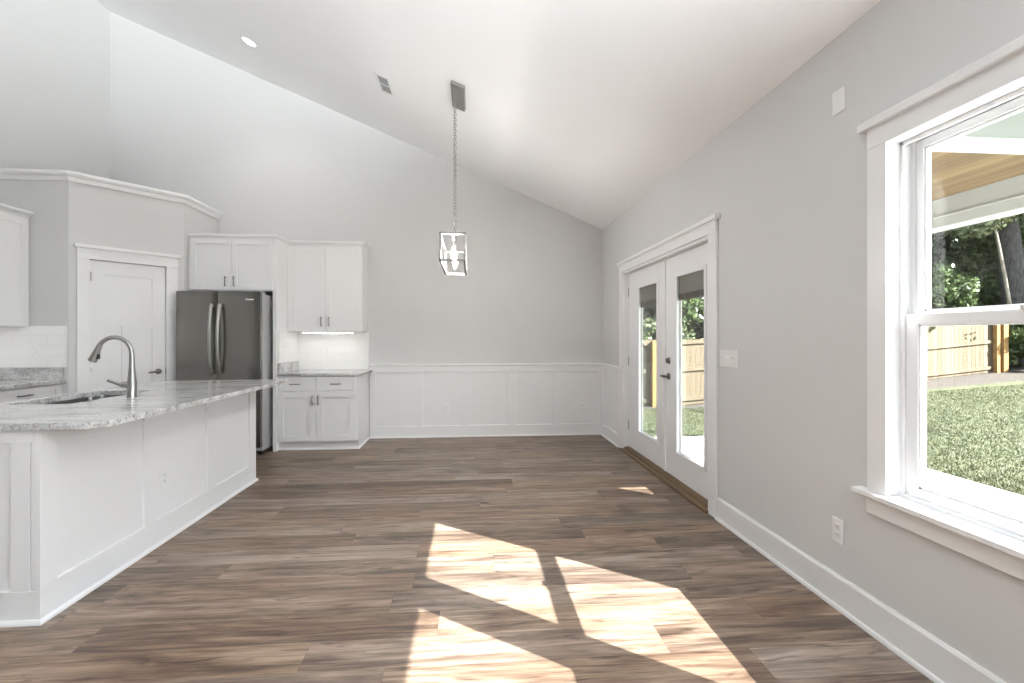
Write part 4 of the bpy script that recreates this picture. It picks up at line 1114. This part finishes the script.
# trees: crown of leaf cards in clumps round branch tips, tapering trunk and limbs
def tree(x, y, h, cr, m, label, seed, crown_base=0.25, nleaf=9000, trunk_r=0.12, bk=None, lean=(0, 0), size=0.085, name='tree', group=None):
    rg = np.random.default_rng(seed); rd_ = random.Random(seed)
    z0 = gz(min(x, 16), y)
    t = thing(name, label, 'tree' if name == 'tree' else 'shrub', (x, y, z0), group=group)
    bm = nb(); top = Vector((lean[0], lean[1], h * 0.93))
    pts = [Vector((top.x * f ** 1.3 + 0.06 * h * 0.15 * math.sin(f * 5 + seed), top.y * f, top.z * f - (0.2 if f == 0 else 0))) for f in [i / 9 for i in range(10)]]
    tube(bm, pts, [trunk_r * (1.15 - f * 1.0) for f in [i / 9 for i in range(10)]], 10)
    cl = []
    for k in range(26):
        f = rd_.uniform(crown_base, 1.0); p = pts[min(9, int(f * 9))]
        a = rd_.uniform(0, 6.283); rr_ = cr * (1.05 - 0.75 * abs(f - 0.45)) * rd_.uniform(0.35, 1.0)
        q = p + Vector((math.cos(a) * rr_, math.sin(a) * rr_, rd_.uniform(0.0, 0.10) * h))
        mid_ = (p + q) / 2 + Vector((0, 0, 0.04 * h))
        tube(bm, [p, mid_, q], [trunk_r * 0.30, trunk_r * 0.2, trunk_r * 0.07], 5)
        cl.append((q, cr * rd_.uniform(0.22, 0.42)))
    part('trunk', bm, bk or M_BARK, t, smooth=True)
    c = np.array([list(q) for q, _ in cl]); rad = np.array([r_ for _, r_ in cl])
    idx = rg.integers(0, len(cl), nleaf)
    d = rg.normal(0, 1, (nleaf, 3)); d /= np.linalg.norm(d, axis=1)[:, None]
    P0 = c[idx] + d * (rad[idx] * rg.random(nleaf) ** 0.45)[:, None] * np.array([1, 1, 0.75])
    P0[:, 2] = np.maximum(P0[:, 2], 0.05)
    a = rg.normal(0, 1, (nleaf, 3)); a /= np.linalg.norm(a, axis=1)[:, None]
    b2 = np.cross(a, rg.normal(0, 1, (nleaf, 3))); b2 /= np.linalg.norm(b2, axis=1)[:, None]
    s = (size * (0.5 + rg.random(nleaf)))[:, None]
    o = bpy.data.objects.new('foliage', quads('foliage', P0, a * s, b2 * s * 0.5, m)); C.objects.link(o); o.parent = t
    return t
KIND = ['dark evergreen', 'mid green', 'pale grey-green']
spec = [  # x, y, h, crown r, material, trunk radius, where
    (5.8, 14.2, 7.2, 2.2, 2, 0.10, 'behind the fence opposite the near door leaf'),
    (3.4, 14.4, 7.4, 2.1, 0, 0.14, 'behind the fence opposite the far door leaf'),
    (6.9, 16.6, 8.5, 2.4, 0, 0.13, 'behind the shrubs in the near door leaf'),
    (4.6, 16.8, 8.5, 2.4, 0, 0.13, 'further back between the two door leaves'),
    (7.6, 14.6, 7.0, 2.0, 1, 0.12, 'behind the middle of the fence'),
    (9.8, 15.0, 7.5, 2.2, 0, 0.13, 'behind the fence, hidden by the wall between door and window'),
    (12.4, 14.6, 7.0, 2.2, 1, 0.11, 'behind the fence at the left side of the window view'),
    (14.8, 15.6, 9.0, 2.6, 2, 0.14, 'rising over the fence end in the window view'),
    (18.6, 14.0, 9.0, 2.6, 1, 0.15, 'beyond the fence end at the right of the window view'),
]
for i, (x, y, h, cr, mi, tr, wh) in enumerate(spec):
    tree(x, y, h, cr, M_LEAF[mi], '%s leafy tree %s' % (KIND[mi], wh), 10 + i, crown_base=0.12, trunk_r=tr, nleaf=26000, size=0.052)
tree(16.6, 13.6, 10.5, 2.3, M_LEAF[0], 'tall tree with a thick dark grey trunk past the fence end', 31, crown_base=0.55, nleaf=6000, trunk_r=0.34, lean=(-0.9, 0.2))
tree(15.9, 13.1, 9.0, 1.3, M_LEAF[1], 'slender leaning tree with a pale bare trunk in the window view', 32, crown_base=0.6, nleaf=3000, trunk_r=0.055, bk=M_BARKPALE, lean=(-1.2, 0.3))
back = [(2.0, 19, 11, 3.4), (6.2, 19.5, 11, 3.4), (10.6, 20, 12, 3.6), (15.2, 20.5, 12.5, 3.8), (20, 19.5, 13, 3.9), (24.5, 17, 13, 3.9), (25.5, 22, 14, 4.2), (22, 12.0, 10, 3.0)]
for i, (x, y, h, cr) in enumerate(back):
    tree(x, y, h, cr, M_LEAF[0], 'dense dark tree in the woods beyond the fence', 60 + i, crown_base=0.03, nleaf=14000, trunk_r=0.2, size=0.15, group='dense woods beyond the fence')
for i, (x, y, h) in enumerate([(35, -7, 8), (37, 0, 9), (34, 6, 8), (36, 12, 9), (33, 18, 10)]):
    tree(x, y, h, 3.6, M_LEAF[1], 'distant tree at the far side of the yard', 120 + i, crown_base=0.05, nleaf=7000, trunk_r=0.2, size=0.2, group='distant trees across the yard')
for i, (x, y, h, cr, mi, lb) in enumerate([(12.2, 13.7, 2.9, 1.2, 2, 'pale leafy shrub leaning over the fence in the window view'), (15.9, 12.6, 1.6, 0.9, 1, 'low green shrub at the foot of the trees past the end post'),
                                          (14.0, 13.9, 3.2, 1.3, 1, 'bright green shrub behind the fence end'), (5.0, 13.0, 3.3, 1.1, 2, 'pale bushy shrub behind the fence in the door view'),
                                          (4.0, 12.9, 2.9, 1.0, 1, 'green shrub behind the fence post in the far door leaf')]):
    tree(x, y, h, cr, M_LEAF[mi], lb, 90 + i, crown_base=0.02, nleaf=8000, trunk_r=0.04, size=0.042, name='shrub')
